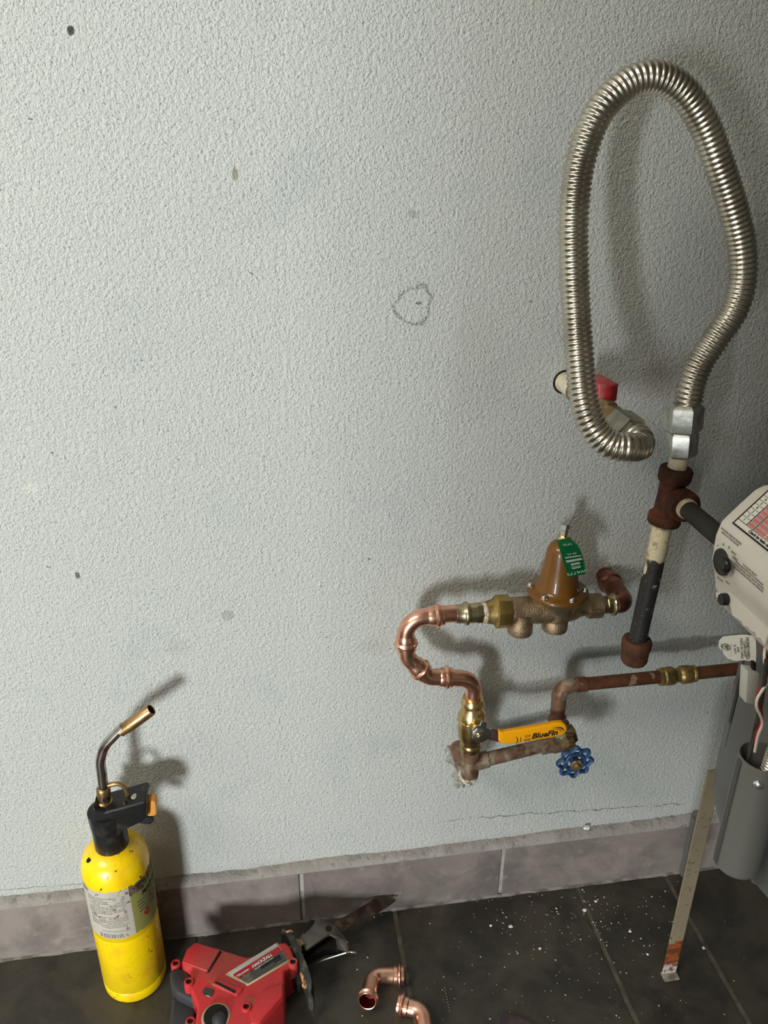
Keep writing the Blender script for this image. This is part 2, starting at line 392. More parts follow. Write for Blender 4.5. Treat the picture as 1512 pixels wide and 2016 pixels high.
def slab(pts, thick, bev=0.0, seg=2, bm=None):
    """prism: planar outline pts (3D) pushed by vector thick, edges bevelled"""
    nb = bmesh.new(); a = [nb.verts.new(q) for q in pts]; b = [nb.verts.new(q + thick) for q in pts]; n = len(pts)
    nb.faces.new(a); nb.faces.new(b[::-1])
    for i in range(n): nb.faces.new((a[i], b[i], b[(i + 1) % n], a[(i + 1) % n]))
    bmesh.ops.recalc_face_normals(nb, faces=nb.faces)
    if bev: bmesh.ops.bevel(nb, geom=nb.edges[:], offset=bev, segments=seg, affect='EDGES', profile=.5, clamp_overlap=True)
    return merge(bm, nb) if bm else nb
def sphere(c, r, sc=(1, 1, 1), bm=None, u=16, v=10):
    nb = bmesh.new(); bmesh.ops.create_uvsphere(nb, u_segments=u, v_segments=v, radius=r)
    bmesh.ops.scale(nb, vec=sc, verts=nb.verts); bmesh.ops.translate(nb, vec=c, verts=nb.verts)
    return merge(bm, nb) if bm else nb
def lump(c, r, sc=(1, 1, 1), amp=.4, fr=1.0, sub=3, seed=0, bm=None):
    nb = bmesh.new(); bmesh.ops.create_icosphere(nb, subdivisions=sub, radius=1)
    for v in nb.verts:
        k = 1 + amp * mnoise.noise(v.co * 1.7 * fr + Vector((seed * 3.1, 0, seed))) + amp * .5 * mnoise.noise(v.co * 4 * fr + Vector((seed, 5, 0)))
        v.co = Vector((v.co.x * sc[0], v.co.y * sc[1], v.co.z * sc[2])) * (r * k)
    bmesh.ops.translate(nb, vec=c, verts=nb.verts)
    return merge(bm, nb) if bm else nb
def text_bm(s, size, font_fn, ex=.00025, bold=0.0, shear=0.0):
    """text as a mesh; font_fn maps (x, y, h) in text space to a world point"""
    cu = bpy.data.curves.new('t', 'FONT'); cu.body = s; cu.size = size; cu.extrude = 0; cu.align_x = 'CENTER'; cu.align_y = 'CENTER'
    cu.offset = bold; cu.shear = shear; cu.resolution_u = 3; cu.fill_mode = 'BOTH'
    o = bpy.data.objects.new('t', cu); C.objects.link(o)
    bpy.context.view_layer.update()
    me = bpy.data.meshes.new_from_object(o.evaluated_get(bpy.context.evaluated_depsgraph_get()))
    bpy.data.objects.remove(o); bpy.data.curves.remove(cu)
    bm = bmesh.new(); bm.from_mesh(me); bpy.data.meshes.remove(me)
    if not bm.faces: return bm
    r = bmesh.ops.extrude_face_region(bm, geom=bm.faces[:])
    up = {e for e in r['geom'] if isinstance(e, bmesh.types.BMVert)}
    for v in bm.verts: v.co = font_fn(v.co.x, v.co.y, ex if v in up else 0.0)
    return bm
def frame_fn(o, ux, uy, un):
    ux = ux.normalized(); un = un.normalized(); uy = uy.normalized()
    return lambda x, y, h: o + ux * x + uy * y + un * h
def quad_print(fn, x0, y0, x1, y1, h=.0002, bm=None):
    bm = bm or bmesh.new()
    nx = max(1, int(abs(x1 - x0) / .004))
    for i in range(nx):
        a = x0 + (x1 - x0) * i / nx; b = x0 + (x1 - x0) * (i + 1) / nx
        lo = [bm.verts.new(fn(*q, -.0002)) for q in ((a, y0), (b, y0), (b, y1), (a, y1))]
        hi = [bm.verts.new(fn(*q, h)) for q in ((a, y0), (b, y0), (b, y1), (a, y1))]
        bm.faces.new(hi); bm.faces.new(lo[::-1])
        for k in range(4): bm.faces.new((lo[k], lo[(k + 1) % 4], hi[(k + 1) % 4], hi[k]))
    return bm

# ================================================================ SETTING
bm = box(Vector((-.5, .05, 1.3)), 3.6, .1, 2.6); wall = struct(fin('wall_back', bm, 'stucco', smooth=0))
bm = box(Vector((1.37, -1.5, 1.3)), .1, 3.0, 2.6); struct(fin('wall_right', bm, 'room_wall', smooth=0))
bm = box(Vector((-2.35, -1.5, 1.3)), .1, 3.0, 2.6); struct(fin('wall_left', bm, 'room_wall', smooth=0))
bm = box(Vector((-.5, -1.5, 2.65)), 3.6, 3.0, .1); struct(fin('ceiling', bm, 'ceiling_paint', smooth=0))
# added wall behind the camera, cut open left and below to darken the back wall's right
struct(fin('light_blocker_wall', box(Vector((.3675, -1.45, 1.525)), 1.905, .08, 2.15), 'room_wall', smooth=0))
# floor: grout bed with separate tiles
bm = box(Vector((-.5, -1.4, -.011)), 3.6, 2.8, .02); floor = struct(fin('floor', bm, 'floor_grout', smooth=0))
xs = [.145 - .272 * k for k in range(8, 0, -1)] + [.145, .417, .555, .827, 1.099]
ys = [-.004, -.345] + [-.345 - .272 * k for k in range(1, 8)]
for j in range(len(ys) - 1):
    for i in range(len(xs) - 1):
        gw = .0032
        cx, cy = (xs[i] + xs[i + 1]) / 2, (ys[j] + ys[j + 1]) / 2
        bm = box(Vector((cx, cy, -.004)), xs[i + 1] - xs[i] - 2 * gw, ys[j] - ys[j + 1] - 2 * gw, .008, .0008)
        fin('tile', bm, 'floor_tile', floor, 0)
# baseboard: grout bed, tiles, mortar ledge
bm = box(Vector((-.4, -.005, .047)), 3.2, .010, .094); base = struct(fin('baseboard_back', bm, 'grout', smooth=0))
jx = [-1.7, -1.41, -1.125, -.84, -.525, -.232, .0165, .301, .588, .873, 1.158]
for a, b in zip(jx, jx[1:]):
    bm = box(Vector(((a + b) / 2, -.0065, .0475)), b - a - .006, .012, .091, .0008)
    fin('tile', bm, 'base_tile', base, 0)
# mortar ledge above the tiles with a broken top edge
bm = bmesh.new(); N = 900; rows = []
for i in range(N + 1):
    xx = -1.9 + 3.1 * i / N
    t = mnoise.noise(Vector((xx * 9, 0, 0))) * .006 + mnoise.noise(Vector((xx * 45, 3, 0))) * .0035 + mnoise.noise(Vector((xx * 170, 7, 0))) * .0018
    zt = .1005 + t * .55 + max(0, xx - .3) * .012; y_ = mnoise.noise(Vector((xx * 60, 1, 4))) * .0012
    rows.append([bm.verts.new(q) for q in ((xx, -.0125, .0925), (xx, -.0115, .0955), (xx, -.0075 + y_, .0985 + t * .25), (xx, -.0038 + y_ * .6, zt), (xx, .001, zt + .0015))])
for a, b in zip(rows, rows[1:]):
    for k in range(4): bm.faces.new((a[k], b[k], b[k + 1], a[k + 1]))
fin('mortar_ledge', bm, 'ledge', base, 50)
bm = bmesh.new(); rows = []
for i in range(401):
    xx = -1.9 + 3.1 * i / 400; t = mnoise.noise(Vector((xx * 40, 2, 8))) * .0012 + mnoise.noise(Vector((xx * 150, 2, 8))) * .0008
    rows.append([bm.verts.new(q) for q in ((xx, -.0122, .003 + t), (xx, -.0150 - t * 1.5, .0005), (xx, -.0150 - t * 1.5, -.002))])
for a, b in zip(rows, rows[1:]):
    for k in range(2): bm.faces.new((a[k], b[k], b[k + 1], a[k + 1]))
fin('grout_line', bm, 'foot_grout', base, 50)
fin('end_strip', box(Vector((.584, -.0165, .056)), .011, .009, .112, .001), 'leg_grey', base, 0)
# broken mortar round the pipe holes (pieces of the back wall)
def patch(cs, name, mat, sub=4):
    bm = bmesh.new()
    for i, (u, v, r, sx, sz) in enumerate(cs):
        q = Y(u, v, 0); lump(q, px(q, r), (sx, .35, sz), .55, 1.3, sub, i + u * .01, bm)
    fin(name, bm, mat, wall, 60)
patch([(900, 1488, 21, .95, 1.25), (906, 1528, 19, .8, 1.3), (889, 1476, 12, 1, 1), (916, 1510, 18, 1, 1)], 'broken_mortar', 'mortar')
patch([(1190, 1142, 16, .9, 1.1), (1196, 1122, 9, .6, 1.6), (1180, 1160, 10, 1.1, .8)], 'broken_mortar', 'mortar')

# ================================================================ COPPER LOOP
YC = -.062
def pc(u, v, y=YC): return Y(u, v, y)
rt = px(pc(890, 1208), 17.0)
def press_elbow(name, pts, fr, parent, r=rt, sock0=True, sock1=True, mat='copper', ls=.016, hollow=False):
    P_ = Path(fillet(pts, fr, 10)); L = P_.L; pr = []
    def sock():                       # distance from the mouth, radius
        return [(0, r * 1.12), (.0004, r * 1.17), (ls * .26, r * 1.17), (ls * .3, r * 1.24), (ls * .38, r * 1.38), (ls * .46, r * 1.41), (ls * .54, r * 1.38), (ls * .62, r * 1.22), (ls * .68, r * 1.15), (ls, r * 1.13), (ls * 1.12, r * 1.02)]
    a = sock() if sock0 else [(0, r)]
    b = sock() if sock1 else [(0, r)]
    if hollow: pr += [(ls * 1.2, r * .9), (ls * .95, r * 1.0), (.0003, r * 1.03)]
    pr += a
    s0 = a[-1][0]; s1 = L - b[-1][0]
    pr += [(s_, r) for s_ in P_.s if s0 + .0005 < s_ < s1 - .0005]
    pr += [(L - s_, rr) for s_, rr in b[::-1]]
    if hollow: pr += [(L - .0003, r * 1.03), (L - ls * .95, r * 1.0), (L - ls * 1.2, r * .9)]
    bm_ = tube(P_, pr, 36)
    if hollow:
        for f in bm_.faces:
            c_ = f.calc_center_median(); bs = min(range(len(P_.p)), key=lambda i: (P_.p[i] - c_).length); s_c = P_.s[bs] + (c_ - P_.p[bs]).dot(P_.T[bs])
            pq = P_.at(s_c)[0]
            if (c_ - pq).length < r * 1.02 and (s_c < ls * 1.25 or s_c > L - ls * 1.25): f.material_index = 1
        return fin(name, bm_, [mat, 'copper_shaded_inside'], parent, 30)
    return fin(name, bm_, mat, parent, 30)
loop = thing('copper_pipe_loop', 'shiny S-shaped copper pipe joining the bronze regulator to the brass ball valve', 'pipe', pc(800, 1270))
p_ = [pc(860, 1210), pc(903, 1207.5)]
fin('pipe', tube(p_, [(0, rt), ((p_[1] - p_[0]).length, rt)], 32), 'copper', loop)
press_elbow('elbow', [pc(874, 1211), pc(797, 1216.5), pc(800, 1277)], px(pc(800, 1216), 40), loop)
press_elbow('elbow', [pc(800, 1262), pc(800.5, 1294), pc(836, 1326)], px(pc(800, 1300), 38), loop, sock0=False, ls=.017)
press_elbow('elbow', [pc(818, 1310), pc(842, 1333), pc(890, 1333.5)], px(pc(845, 1333), 26), loop, sock0=False, ls=.014)
press_elbow('elbow', [pc(872, 1333), pc(934, 1337), pc(930.5, 1385)], px(pc(934, 1337), 34), loop, sock0=False, sock1=False)

# ================================================================ PRESSURE REGULATOR
reg = thing('pressure_regulator', 'brown bell-topped bronze water pressure regulator with a green tag', 'valve', pc(1095, 1190))
A0 = pc(897, 1209); A1 = pc(1240, 1188); ax = (A1 - A0).normalized()
def on(u):                            # axis point at photo column u
    f = (u - 897) / (1240 - 897); return A0.lerp(A1, f)
def lat(u0, prof, name, mat, seg=36, phase=0.0, sm=35, parent=reg):   # prof in photo pixels (column, radius)
    base_ = on(u0); L_ = [( (on(u) - base_).dot(ax), px(on(u), r)) for u, r in prof]
    return fin(name, tube([base_, base_ + ax * .2], L_, seg, phase), mat, parent, sm)
lat(897, [(896, 14), (896.5, 18.5), (910, 19.5), (912, 21), (914, 23), (917, 24), (920, 23), (922, 20), (923, 17.5), (924, 19.5), (937, 20), (938, 17)], 'press_adapter', 'brass_pale')
lat(937, [(936, 15), (937, 20.5), (948, 20.5), (949, 17)], 'adapter_hex', 'brass_pale', 6, .3)
lat(948, [(947, 17), (948, 21), (952, 22), (955, 21), (955.5, 17)], 'sealant_ring', 'sealant')
lat(952, [(954, 18), (955, 22), (968, 25), (974, 27), (975, 20)], 'union_tail', 'old_brass_cpl')
lat(972, [(971, 20), (972, 31.5), (973.5, 33.5), (997, 33.5), (999, 32), (999.5, 20)], 'union_nut', 'brass_union', 8, PI / 8)
# cast body
bm = bmesh.new(); b0 = on(998)
def LL(u): return (on(u) - b0).dot(ax)
tube([b0, b0 + ax * .1], [(LL(u), px(on(u), r)) for u, r in ((998, 20), (999, 26), (1006, 27), (1012, 26.5), (1030, 27), (1060, 29), (1100, 30), (1125, 27), (1140, 20), (1152, 19), (1153, 24), (1180, 24), (1182, 22), (1183, 15))], 36, bm=bm)
up = Vector((0, 0, 1))
for u, v0, v1, r in ((1022, 1205, 1255, 24.5), (1090, 1200, 1248, 25.5)):      # two bottom plugs
    t0 = on(u) + Vector((0, -.004, 0)); q = pc(u, v1, YC - .004); ln = t0.z - q.z - px(q, r) * .45; rr = px(q, r)
    tube([t0, t0 - up * ln], [(0, rr * .95), (ln * .45, rr * .86), (ln * .55, rr * .98), (ln * .9, rr), (ln * .97, rr * .96), (ln, rr * .86)], 32, bm=bm)
t0 = on(1056) - up * px(on(1056), 22); lump(t0, px(t0, 12), (1, .8, .8), .2, bm=bm)
bc = on(1091)                                                               # neck up to the flange
tube([bc, bc + up * .03], [(0, px(bc, 34)), (.008, px(bc, 36)), (.014, px(bc, 44)), (.018, px(bc, 54)), (.020, px(bc, 57)), (.0205, px(bc, 40))], 40, bm=bm)
body = fin('body', bm, 'bronze', reg, 40)
# hex flat on the inlet side
lat(1150, [(1152, 18), (1153, 25.5), (1180, 25.5), (1181, 18)], 'end_nut', 'bronze', 6, .25)
# bell
fc = bc + up * .0205
rf = px(fc, 60)
tube_prof = [(0, rf * .97), (.0006, rf), (.0036, rf), (.0046, rf * .975), (.0052, rf * .78), (.0075, rf * .70), (.011, rf * .655), (.034, rf * .555), (.052, rf * .475), (.057, rf * .44), (.061, rf * .37), (.0638, rf * .26), (.065, rf * .05)]
fin('bell_housing', tube([fc, fc + up * .08], tube_prof, 56), 'bell', reg, 50)
bt = fc + up * .0645
fin('lock_nut', tube([bt, bt + up * .02], [(0, px(bt, 10)), (0, px(bt, 12.5)), (.0068, px(bt, 12.5)), (.0072, px(bt, 10))], 6, .5), 'brass', reg)
bt2 = bt + up * .0065
fin('adjusting_screw', tube([bt2, bt2 + up * .02], [(0, px(bt, 7.5)), (.009, px(bt, 8)), (.0092, px(bt, 10.5)), (.015, px(bt, 10.5)), (.0156, px(bt, 8.5))], 6, .4), 'steel', reg)
for k in range(6):                                                          # flange screws
    a = 2 * PI * k / 6 + .72; q = fc + Vector((math.cos(a), math.sin(a), 0)) * rf * .88 + up * .0042
    bm = tube([q - up * .001, q + up * .02], [(0, px(q, 5.5)), (.0022, px(q, 6.6)), (.0026, px(q, 6.3)), (.0045, px(q, 5.4)), (.0056, px(q, 4.0)), (.0060, px(q, 2.6)), (.0046, px(q, 2.2))], 18)
    fin('flange_screw', bm, 'chrome', reg)
# green tag: a bent strip hanging from the lock nut
tl = [Y(1095, 1064, YC - .016), Y(1101, 1078, YC - .026), Y(1107, 1098, YC - .031), Y(1114, 1120, YC - .035), Y(1119, 1138, YC - .038)]
tr = [Y(1122, 1059, YC - .008), Y(1138, 1074, YC - .015), Y(1146, 1092, YC - .020), Y(1151, 1112, YC - .024), Y(1154, 1130, YC - .028)]
tls, trs = spline(tl, 6), spline(tr, 6)
bm = bmesh.new(); g0 = []; 
for a, b in zip(tls, trs):
    g0.append([bm.verts.new(a.lerp(b, k / 4) + Vector((0, .0006, 0))) for k in range(5)] )
for a, b in zip(g0, g0[1:]):
    for k in range(4): bm.faces.new((a[k], a[k + 1], b[k + 1], b[k]))
bmesh.ops.solidify(bm, geom=bm.faces[:], thickness=.0006)
tagp = fin('paper_tag', bm, 'tag_green', reg, 60); tagp['label'] = 'green hang tag with upside-down white print'
def tagfn(x, y, h):                      # x across 0..1, y down 0..1
    f = y * (len(tls) - 1); i = min(int(f), len(tls) - 2); f -= i
    a = tls[i].lerp(tls[i + 1], f); b = trs[i].lerp(trs[i + 1], f)
    n = (b - a).cross(tls[i + 1] - tls[i]).normalized()
    if n.y > 0: n = -n
    return a.lerp(b, x) + n * (.0008 + h)
bm = bmesh.new()
for y0, y1, x0, x1 in ((.50, .53, .12, .9), (.57, .62, .12, .9), (.655, .70, .3, .75), (.73, .745, .3, .75), (.76, .79, .3, .75)):
    quad_print(lambda x, y, h: tagfn(x / .1, y, h), x0 * .1, y0, x1 * .1, y1, .0002, bm)
merge(bm, text_bm('WATTS', .3, lambda x, y, h: tagfn(.5 - x * 1.05, .90 + y * .32, h), .0002, .006))
merge(bm, text_bm('LF25', .3, lambda x, y, h: tagfn(.45 - x * .8, .2 + y * .25, h), .0002))
merge(bm, text_bm('25-75', .3, lambda x, y, h: tagfn(.5 - x * .7, .44 + y * .22, h), .0002))
fin('printed_text', bm, 'print_white', tagp, 0)
# outlet end towards the wall
lat(1181, [(1180, 12), (1181, 17), (1184, 17.5), (1185, 14)], 'nipple', 'old_brass_cpl')
lat(1184, [(1184, 13), (1185, 17), (1192, 17), (1193, 14)], 'adapter_hex', 'brass_pale', 6, .3)
lat(1192, [(1191, 14), (1192, 18), (1200, 18.5), (1202, 21), (1204, 22.5), (1207, 22.5), (1209, 20), (1210, 18), (1216, 18), (1217, 14)], 'press_adapter', 'brass_pale')
stub = thing('copper_elbow_outlet', 'tarnished copper elbow running from the wall hole into the regulator outlet', 'pipe', pc(1232, 1187))
cc = on(1231); wl = Vector((cc.x, .004, cc.z + .004))
P_ = Path(fillet([on(1212), cc, wl], px(cc, 26), 12)); L = P_.L; r = rt * 1.12
pr = [(0, r), (.004, r * 1.05)] + [(s_, r * 1.06) for s_ in P_.s if .005 < s_ < L - .032] + [(L - .031, r * 1.15), (L - .026, r * 1.15), (L - .0245, r * 1.3), (L - .022, r * 1.36), (L - .0195, r * 1.3), (L - .018, r * 1.15), (L - .013, r * 1.15), (L - .0125, r * 1.0), (L, r)]
fin('elbow', tube(P_, pr, 36), 'copper_dark', stub, 30)

# ================================================================ BALL VALVE
bv = thing('ball_valve', 'brass ball valve with a yellow lever, below the copper loop', 'valve', pc(928, 1430))
V0 = pc(931, 1372); V1 = pc(925, 1482); vx = (V1 - V0).normalized(); VL = (V1 - V0).length
def vert(prof, name, mat, seg=36, phase=0.0, parent=bv, sm=35):
    return fin(name, tube([V0, V1], [((v - 1372) / 110 * VL, px(V0, r)) for v, r in prof], seg, phase), mat, parent, sm)
vert([(1372, 15), (1372.5, 20), (1376, 20.5), (1379, 22.5), (1383, 23.5), (1386.5, 22.5), (1388, 19.5), (1391, 20), (1397, 23), (1402, 26.5), (1409, 27.5), (1410, 26), (1412, 26), (1413, 27.5), (1420, 27.5), (1421, 20)], 'end_cap', 'brass')
vert([(1418, 18), (1419, 26.5), (1430, 27), (1447, 26), (1454, 22.5), (1459, 20), (1461, 20), (1463, 21.5), (1466, 22), (1468, 21), (1470, 18.5), (1476, 18), (1477, 14)], 'body', 'brass_dull')
vert([(1404, 20), (1404.5, 28), (1418, 28), (1418.5, 20)], 'body_hex', 'brass_dull', 6, .2)
# stem towards the room
sc_ = pc(941, 1446); sd = Vector((0, -1, 0)); 
s1 = Y(943, 1446, YC - .030)
st = Vector((s1.x, YC, s1.z))
fin('stem', tube([st, st + sd * .04], [(0, px(s1, 14)), (.018, px(s1, 14)), (.0185, px(s1, 8)), (.035, px(s1, 7))], 24), 'brass', bv)
fin('stem_nut', tube([st + sd * .026, st + sd * .05], [(0, px(s1, 12)), (.0055, px(s1, 12)), (.006, px(s1, 10)), (.0062, px(s1, 5)), (.0095, px(s1, 5)), (.0098, px(s1, 3))], 6, .3), 'chrome', bv)
YL = YC - .028
lv = [(930, 1437), (938, 1429), (945, 1428), (949, 1420), (958, 1422), (958, 1433), (968, 1437), (972, 1441), (986, 1442), (986, 1462), (972, 1459), (960, 1456), (950, 1462), (938, 1463), (930, 1455)]
fin('lever_plate', slab([Y(u, v, YL) for u, v in lv], Vector((0, .002, 0)), .0005), 'chrome', bv)
lv = [(968, 1438), (990, 1441), (990, 1464), (968, 1457)]
fin('lever_shank', slab([Y(u, v, YL - .0006) for u, v in lv], Vector((0, .0032, 0)), .0008), 'purple_steel', bv)
lv = [(982, 1440), (992, 1442), (1004, 1440), (1060, 1431), (1095, 1424), (1107, 1423), (1114, 1427), (1117, 1434), (1115, 1442), (1108, 1448), (1095, 1451), (1050, 1459), (1010, 1465), (996, 1466), (986, 1464), (982, 1460)]
lever = fin('lever_grip', slab([Y(u, v, YL - .003) for u, v in lv], Vector((0, .0065, 0)), .0016, 3), 'yellow_lever', bv); lever['label'] = 'yellow vinyl grip printed with a maker name'
lo_ = Y(1072, 1446, YL - .003); lx = (Y(1100, 1441, YL - .003) - Y(1040, 1451, YL - .003)).normalized(); lyv = Vector((0, -1, 0)).cross(lx)
lyv = lyv if lyv.z > 0 else -lyv
fnL = frame_fn(lo_ , lx, lyv, Vector((0, -1, 0)))
bm = text_bm('BlueFin', .0108, fnL, .0002, .0004, .25)
for k in range(14):                                   # the fin swoosh above the word
    for rr, wd in ((.0085, .0012), (.0062, .0007)):
        a0 = .25 * PI + (k / 14) * .0; t = lambda q: (math.cos(q) * rr * 1.25 + .012, math.sin(q) * rr * .8 + .0005)
        q0 = -.35 + 2.2 * k / 14; q1 = -.35 + 2.2 * (k + 1) / 14
        w0 = wd * math.sin(PI * (k + .2) / 15); w1 = wd * math.sin(PI * (k + 1.2) / 15)
        (x0, y0), (x1, y1) = t(q0), t(q1)
        vs4 = [bm.verts.new(fnL(x0, y0, .0003)), bm.verts.new(fnL(x1, y1, .0003)), bm.verts.new(fnL(x1 * 1.0 + w1, y1 + w1, .0003)), bm.verts.new(fnL(x0 + w0, y0 + w0, .0003))]
        bm.faces.new(vs4)
fin('lettering', bm, 'print_black', lever, 0)
lo2 = Y(1032, 1454, YL - .003); fn2 = frame_fn(lo2, lx, lyv, Vector((0, -1, 0)))
bm = text_bm(')', .012, frame_fn(lo2 - lx * .0085, lx, lyv, Vector((0, -1, 0))), .0002)
quad_print(fn2, -.0045, -.004, -.0038, .003, .0002, bm)
merge(bm, text_bm('3/4', .0055, frame_fn(lo2 + lx * .004 + lyv * .0028, lx, lyv, Vector((0, -1, 0))), .0002))
merge(bm, text_bm('600', .0055, frame_fn(lo2 + lx * .004 - lyv * .0028, lx, lyv, Vector((0, -1, 0))), .0002))
fin('lettering', bm, 'print_black', lever, 0)

# ================================================================ OLD TEE, BRANCH PIPE, GATE VALVE, LONG PIPE
oldt = thing('corroded_copper_tee', 'old corroded copper tee under the ball valve, elbowed into the wall', 'pipe', pc(927, 1500))
T0 = pc(926, 1476); T1 = pc(924.5, 1524); dn = (T1 - T0).normalized()
cw = T1 + dn * .012; wp = Vector((cw.x, .003, cw.z + .002))
fin('pipe', tube([T0, T1 + dn * .001], [(0, px(T0, 17)), (.0005, px(T0, 18.3)), (.012, px(T0, 18.3)), (.013, px(T0, 17)), (.020, px(T0, 17.5)), ((T1 - T0).length, px(T0, 18))], 32), 'old_copper', oldt)
P_ = Path(fillet([T1 - dn * .002, cw, wp], .017, 12))
bm = tube(P_, along(P_, px(T0, 17.5)), 32)
for f in bm.faces:
    if f.calc_center_median().y > YC + .020: f.material_index = 1
o = fin('elbow', bm, ['verdigris', 'old_copper'], oldt); o['label'] = 'white and green crusted elbow'
B0 = pc(925, 1503); B1 = pc(1088, 1463)
fin('branch_pipe', tube([B0, B1], [(0, px(B0, 17)), (px(B0, 37), px(B0, 16.5)), (px(B0, 38), px(B0, 14)), ((B1 - B0).length, px(B0, 13))], 32), 'old_copper', oldt)
gv = thing('gate_valve', 'old brass gate valve with a blue round handwheel', 'valve', pc(1105, 1447))
gB = pc(1104, 1446)
bm = tube([pc(1062, 1470), pc(1110, 1456)], [(0, px(gB, 14)), (.0005, px(gB, 17)), (.013, px(gB, 18)), (.015, px(gB, 21)), (.030, px(gB, 22))], 28)
tube([pc(1096, 1412), pc(1104, 1456)], [(0, px(gB, 14)), (.0005, px(gB, 18)), (.010, px(gB, 18)), (.012, px(gB, 22)), (.027, px(gB, 24))], 28, bm=bm)
sphere(gB, px(gB, 25), (1, .95, 1), bm)
fin('body', bm, 'old_copper', gv, 40)
gc = Vector((Y(1117, 1462, -.08).x, YC, Y(1117, 1462, -.08).z))
fin('bonnet', tube([gc, gc + sd * .06], [(0, px(gB, 26)), (.008, px(gB, 27)), (.012, px(gB, 27)), (.0122, px(gB, 20)), (.015, px(gB, 19)), (.0155, px(gB, 16)), (.024, px(gB, 15)), (.025, px(gB, 11)), (.030, px(gB, 10))], 6, .3), 'old_brass', gv)
WY = -.103; hw = Y(1132, 1500, WY); 
fin('stem', tube([Vector((gc.x, YC - .02, gc.z)), Vector((hw.x, WY + .004, hw.z)), Vector((hw.x, WY - .003, hw.z))], [(0, px(gB, 7)), (.02, px(gB, 6)), (.03, px(gB, 6))], 16), 'old_brass', gv)
# handwheel: scalloped rim, hub, spokes with openings
bm = bmesh.new(); NB = 128; R_ = px(hw, 36)
def sc(a): return 1 + .10 * math.cos(8 * a)
def ringm(inner, outer, hy):          # flat-ish ring with rounded section
    rv = []
    for i in range(NB):
        a = 2 * PI * i / NB; r0, r1 = inner(a) * R_, outer(a) * R_; mid, hf = (r0 + r1) / 2, (r1 - r0) / 2
        rv.append([bm.verts.new(hw + Vector((math.cos(a) * (mid + math.cos(b) * hf), math.sin(b) * hy, math.sin(a) * (mid + math.cos(b) * hf)))) for b in [2 * PI * k / 8 for k in range(8)]])
    for i in range(NB):
        A_, B_ = rv[i], rv[(i + 1) % NB]
        for k in range(8): bm.faces.new((A_[k], A_[(k + 1) % 8], B_[(k + 1) % 8], B_[k]))
ringm(lambda a: sc(a) - .24, lambda a: sc(a), .0034)
ringm(lambda a: .40, lambda a: .66, .0026)
for k in range(8):
    a = 2 * PI * (k + .5) / 8; dv = Vector((math.cos(a), 0, math.sin(a)))
    tube([hw + dv * R_ * .55, hw + dv * R_ * .80], [(0, R_ * .10), (R_ * .12, R_ * .085), (R_ * .25, R_ * .12)], 10, bm=bm)
tube([hw + Vector((0, .005, 0)), hw + Vector((0, -.004, 0))], [(0, R_ * .15), (0, R_ * .27), (.002, R_ * .28), (.008, R_ * .25), (.0085, R_ * .1)], 32, bm=bm)
for k in range(3):
    a = 2 * PI * k / 3 + 2.2; dv = Vector((math.cos(a), 0, math.sin(a)))
    tube([hw + dv * R_ * .15, hw + dv * R_ * .5], [(0, R_ * .11), (R_ * .35, R_ * .13)], 10, bm=bm)
wheel = fin('handwheel', bm, 'blue_wheel', gv, 50); wheel['label'] = 'blue scalloped handwheel'
fin('wheel_nut', tube([hw + Vector((0, -.004, 0)), hw + Vector((0, -.012, 0))], [(0, R_ * .30), (.002, R_ * .34), (.003, R_ * .31), (.0035, R_ * .16), (.006, R_ * .12)], 16), 'old_brass', gv)
lp = thing('long_copper_pipe', 'old brown copper pipe rising from the gate valve and running right behind the heater', 'pipe', pc(1105, 1350))
E0 = pc(1096, 1420); E1 = pc(1103, 1351); E2 = pc(1150, 1347)
P_ = Path(fillet([E0, E1, E2], px(E1, 22), 10)); 
fin('elbow', tube(P_, [(s_, px(E1, 15.5 if .022 < s_ < P_.L - .016 else 14)) for s_ in P_.s] , 32), 'old_copper', lp)
Pe = pc(1330, 1329.5); Pr = pc(1500, 1312)
fin('pipe', tube([E2 - (Pe - E2).normalized() * .01, Pe], [(0, px(E2, 15)), (.012, px(E2, 15)), (.0125, px(E2, 13)), ((Pe - E2).length, px(E2, 13))], 32), 'red_copper', lp)
fin('pipe', tube([Pe, Pr], [(0, px(E2, 13)), ((Pr - Pe).length, px(E2, 13))], 32), 'red_copper', lp)
k0 = pc(1297, 1333); k1 = pc(1368, 1326); kL = (k1 - k0).length
o = fin('coupling', tube([k0, k1], [(kL * f, px(k0, r)) for f, r in ((0, 13), (.01, 17), (.07, 17.5), (.1, 15.5), (.14, 18), (.36, 18.5), (.4, 17), (.45, 14), (.55, 14), (.6, 17), (.64, 18.5), (.85, 18), (.9, 15.5), (.93, 17), (.99, 17), (1, 13))], 32), 'old_brass_cpl', lp); o['label'] = 'dull brass coupling'

# ================================================================ GAS SHUTOFF VALVE + HOSE
gs = Y(1112, 752, 0); fwd = Vector((0, -1, 0))
sv = thing('gas_shutoff_valve', 'brass gas shutoff valve with a red handle, sticking out of the wall', 'valve', gs)
def ln(y0, y1, prof, name, mat, seg=32, phase=0.0, parent=sv, dx=0, dz=0):
    a = Vector((gs.x + dx, y0, gs.z + dz)); L_ = abs(y1 - y0)
    return fin(name, tube([a, a + fwd * L_], [(f * L_, r) for f, r in prof], seg, phase), mat, parent, 35)
o = ln(.003, -.034, [(0, .0075), (.0, .0112), (.9, .0108), (1, .0100), (1, .008)], 'pipe_stub', 'tan_wall'); o['label'] = 'cream painted pipe stub'
ring_bm = tube([Vector((gs.x, .0006, gs.z)), Vector((gs.x, -.0016, gs.z))], [(0, .0095), (0, .0136), (.0012, .0132), (.0012, .0095)], 40)
fin('dark_gap', ring_bm, 'hole_dark', wall, 0)
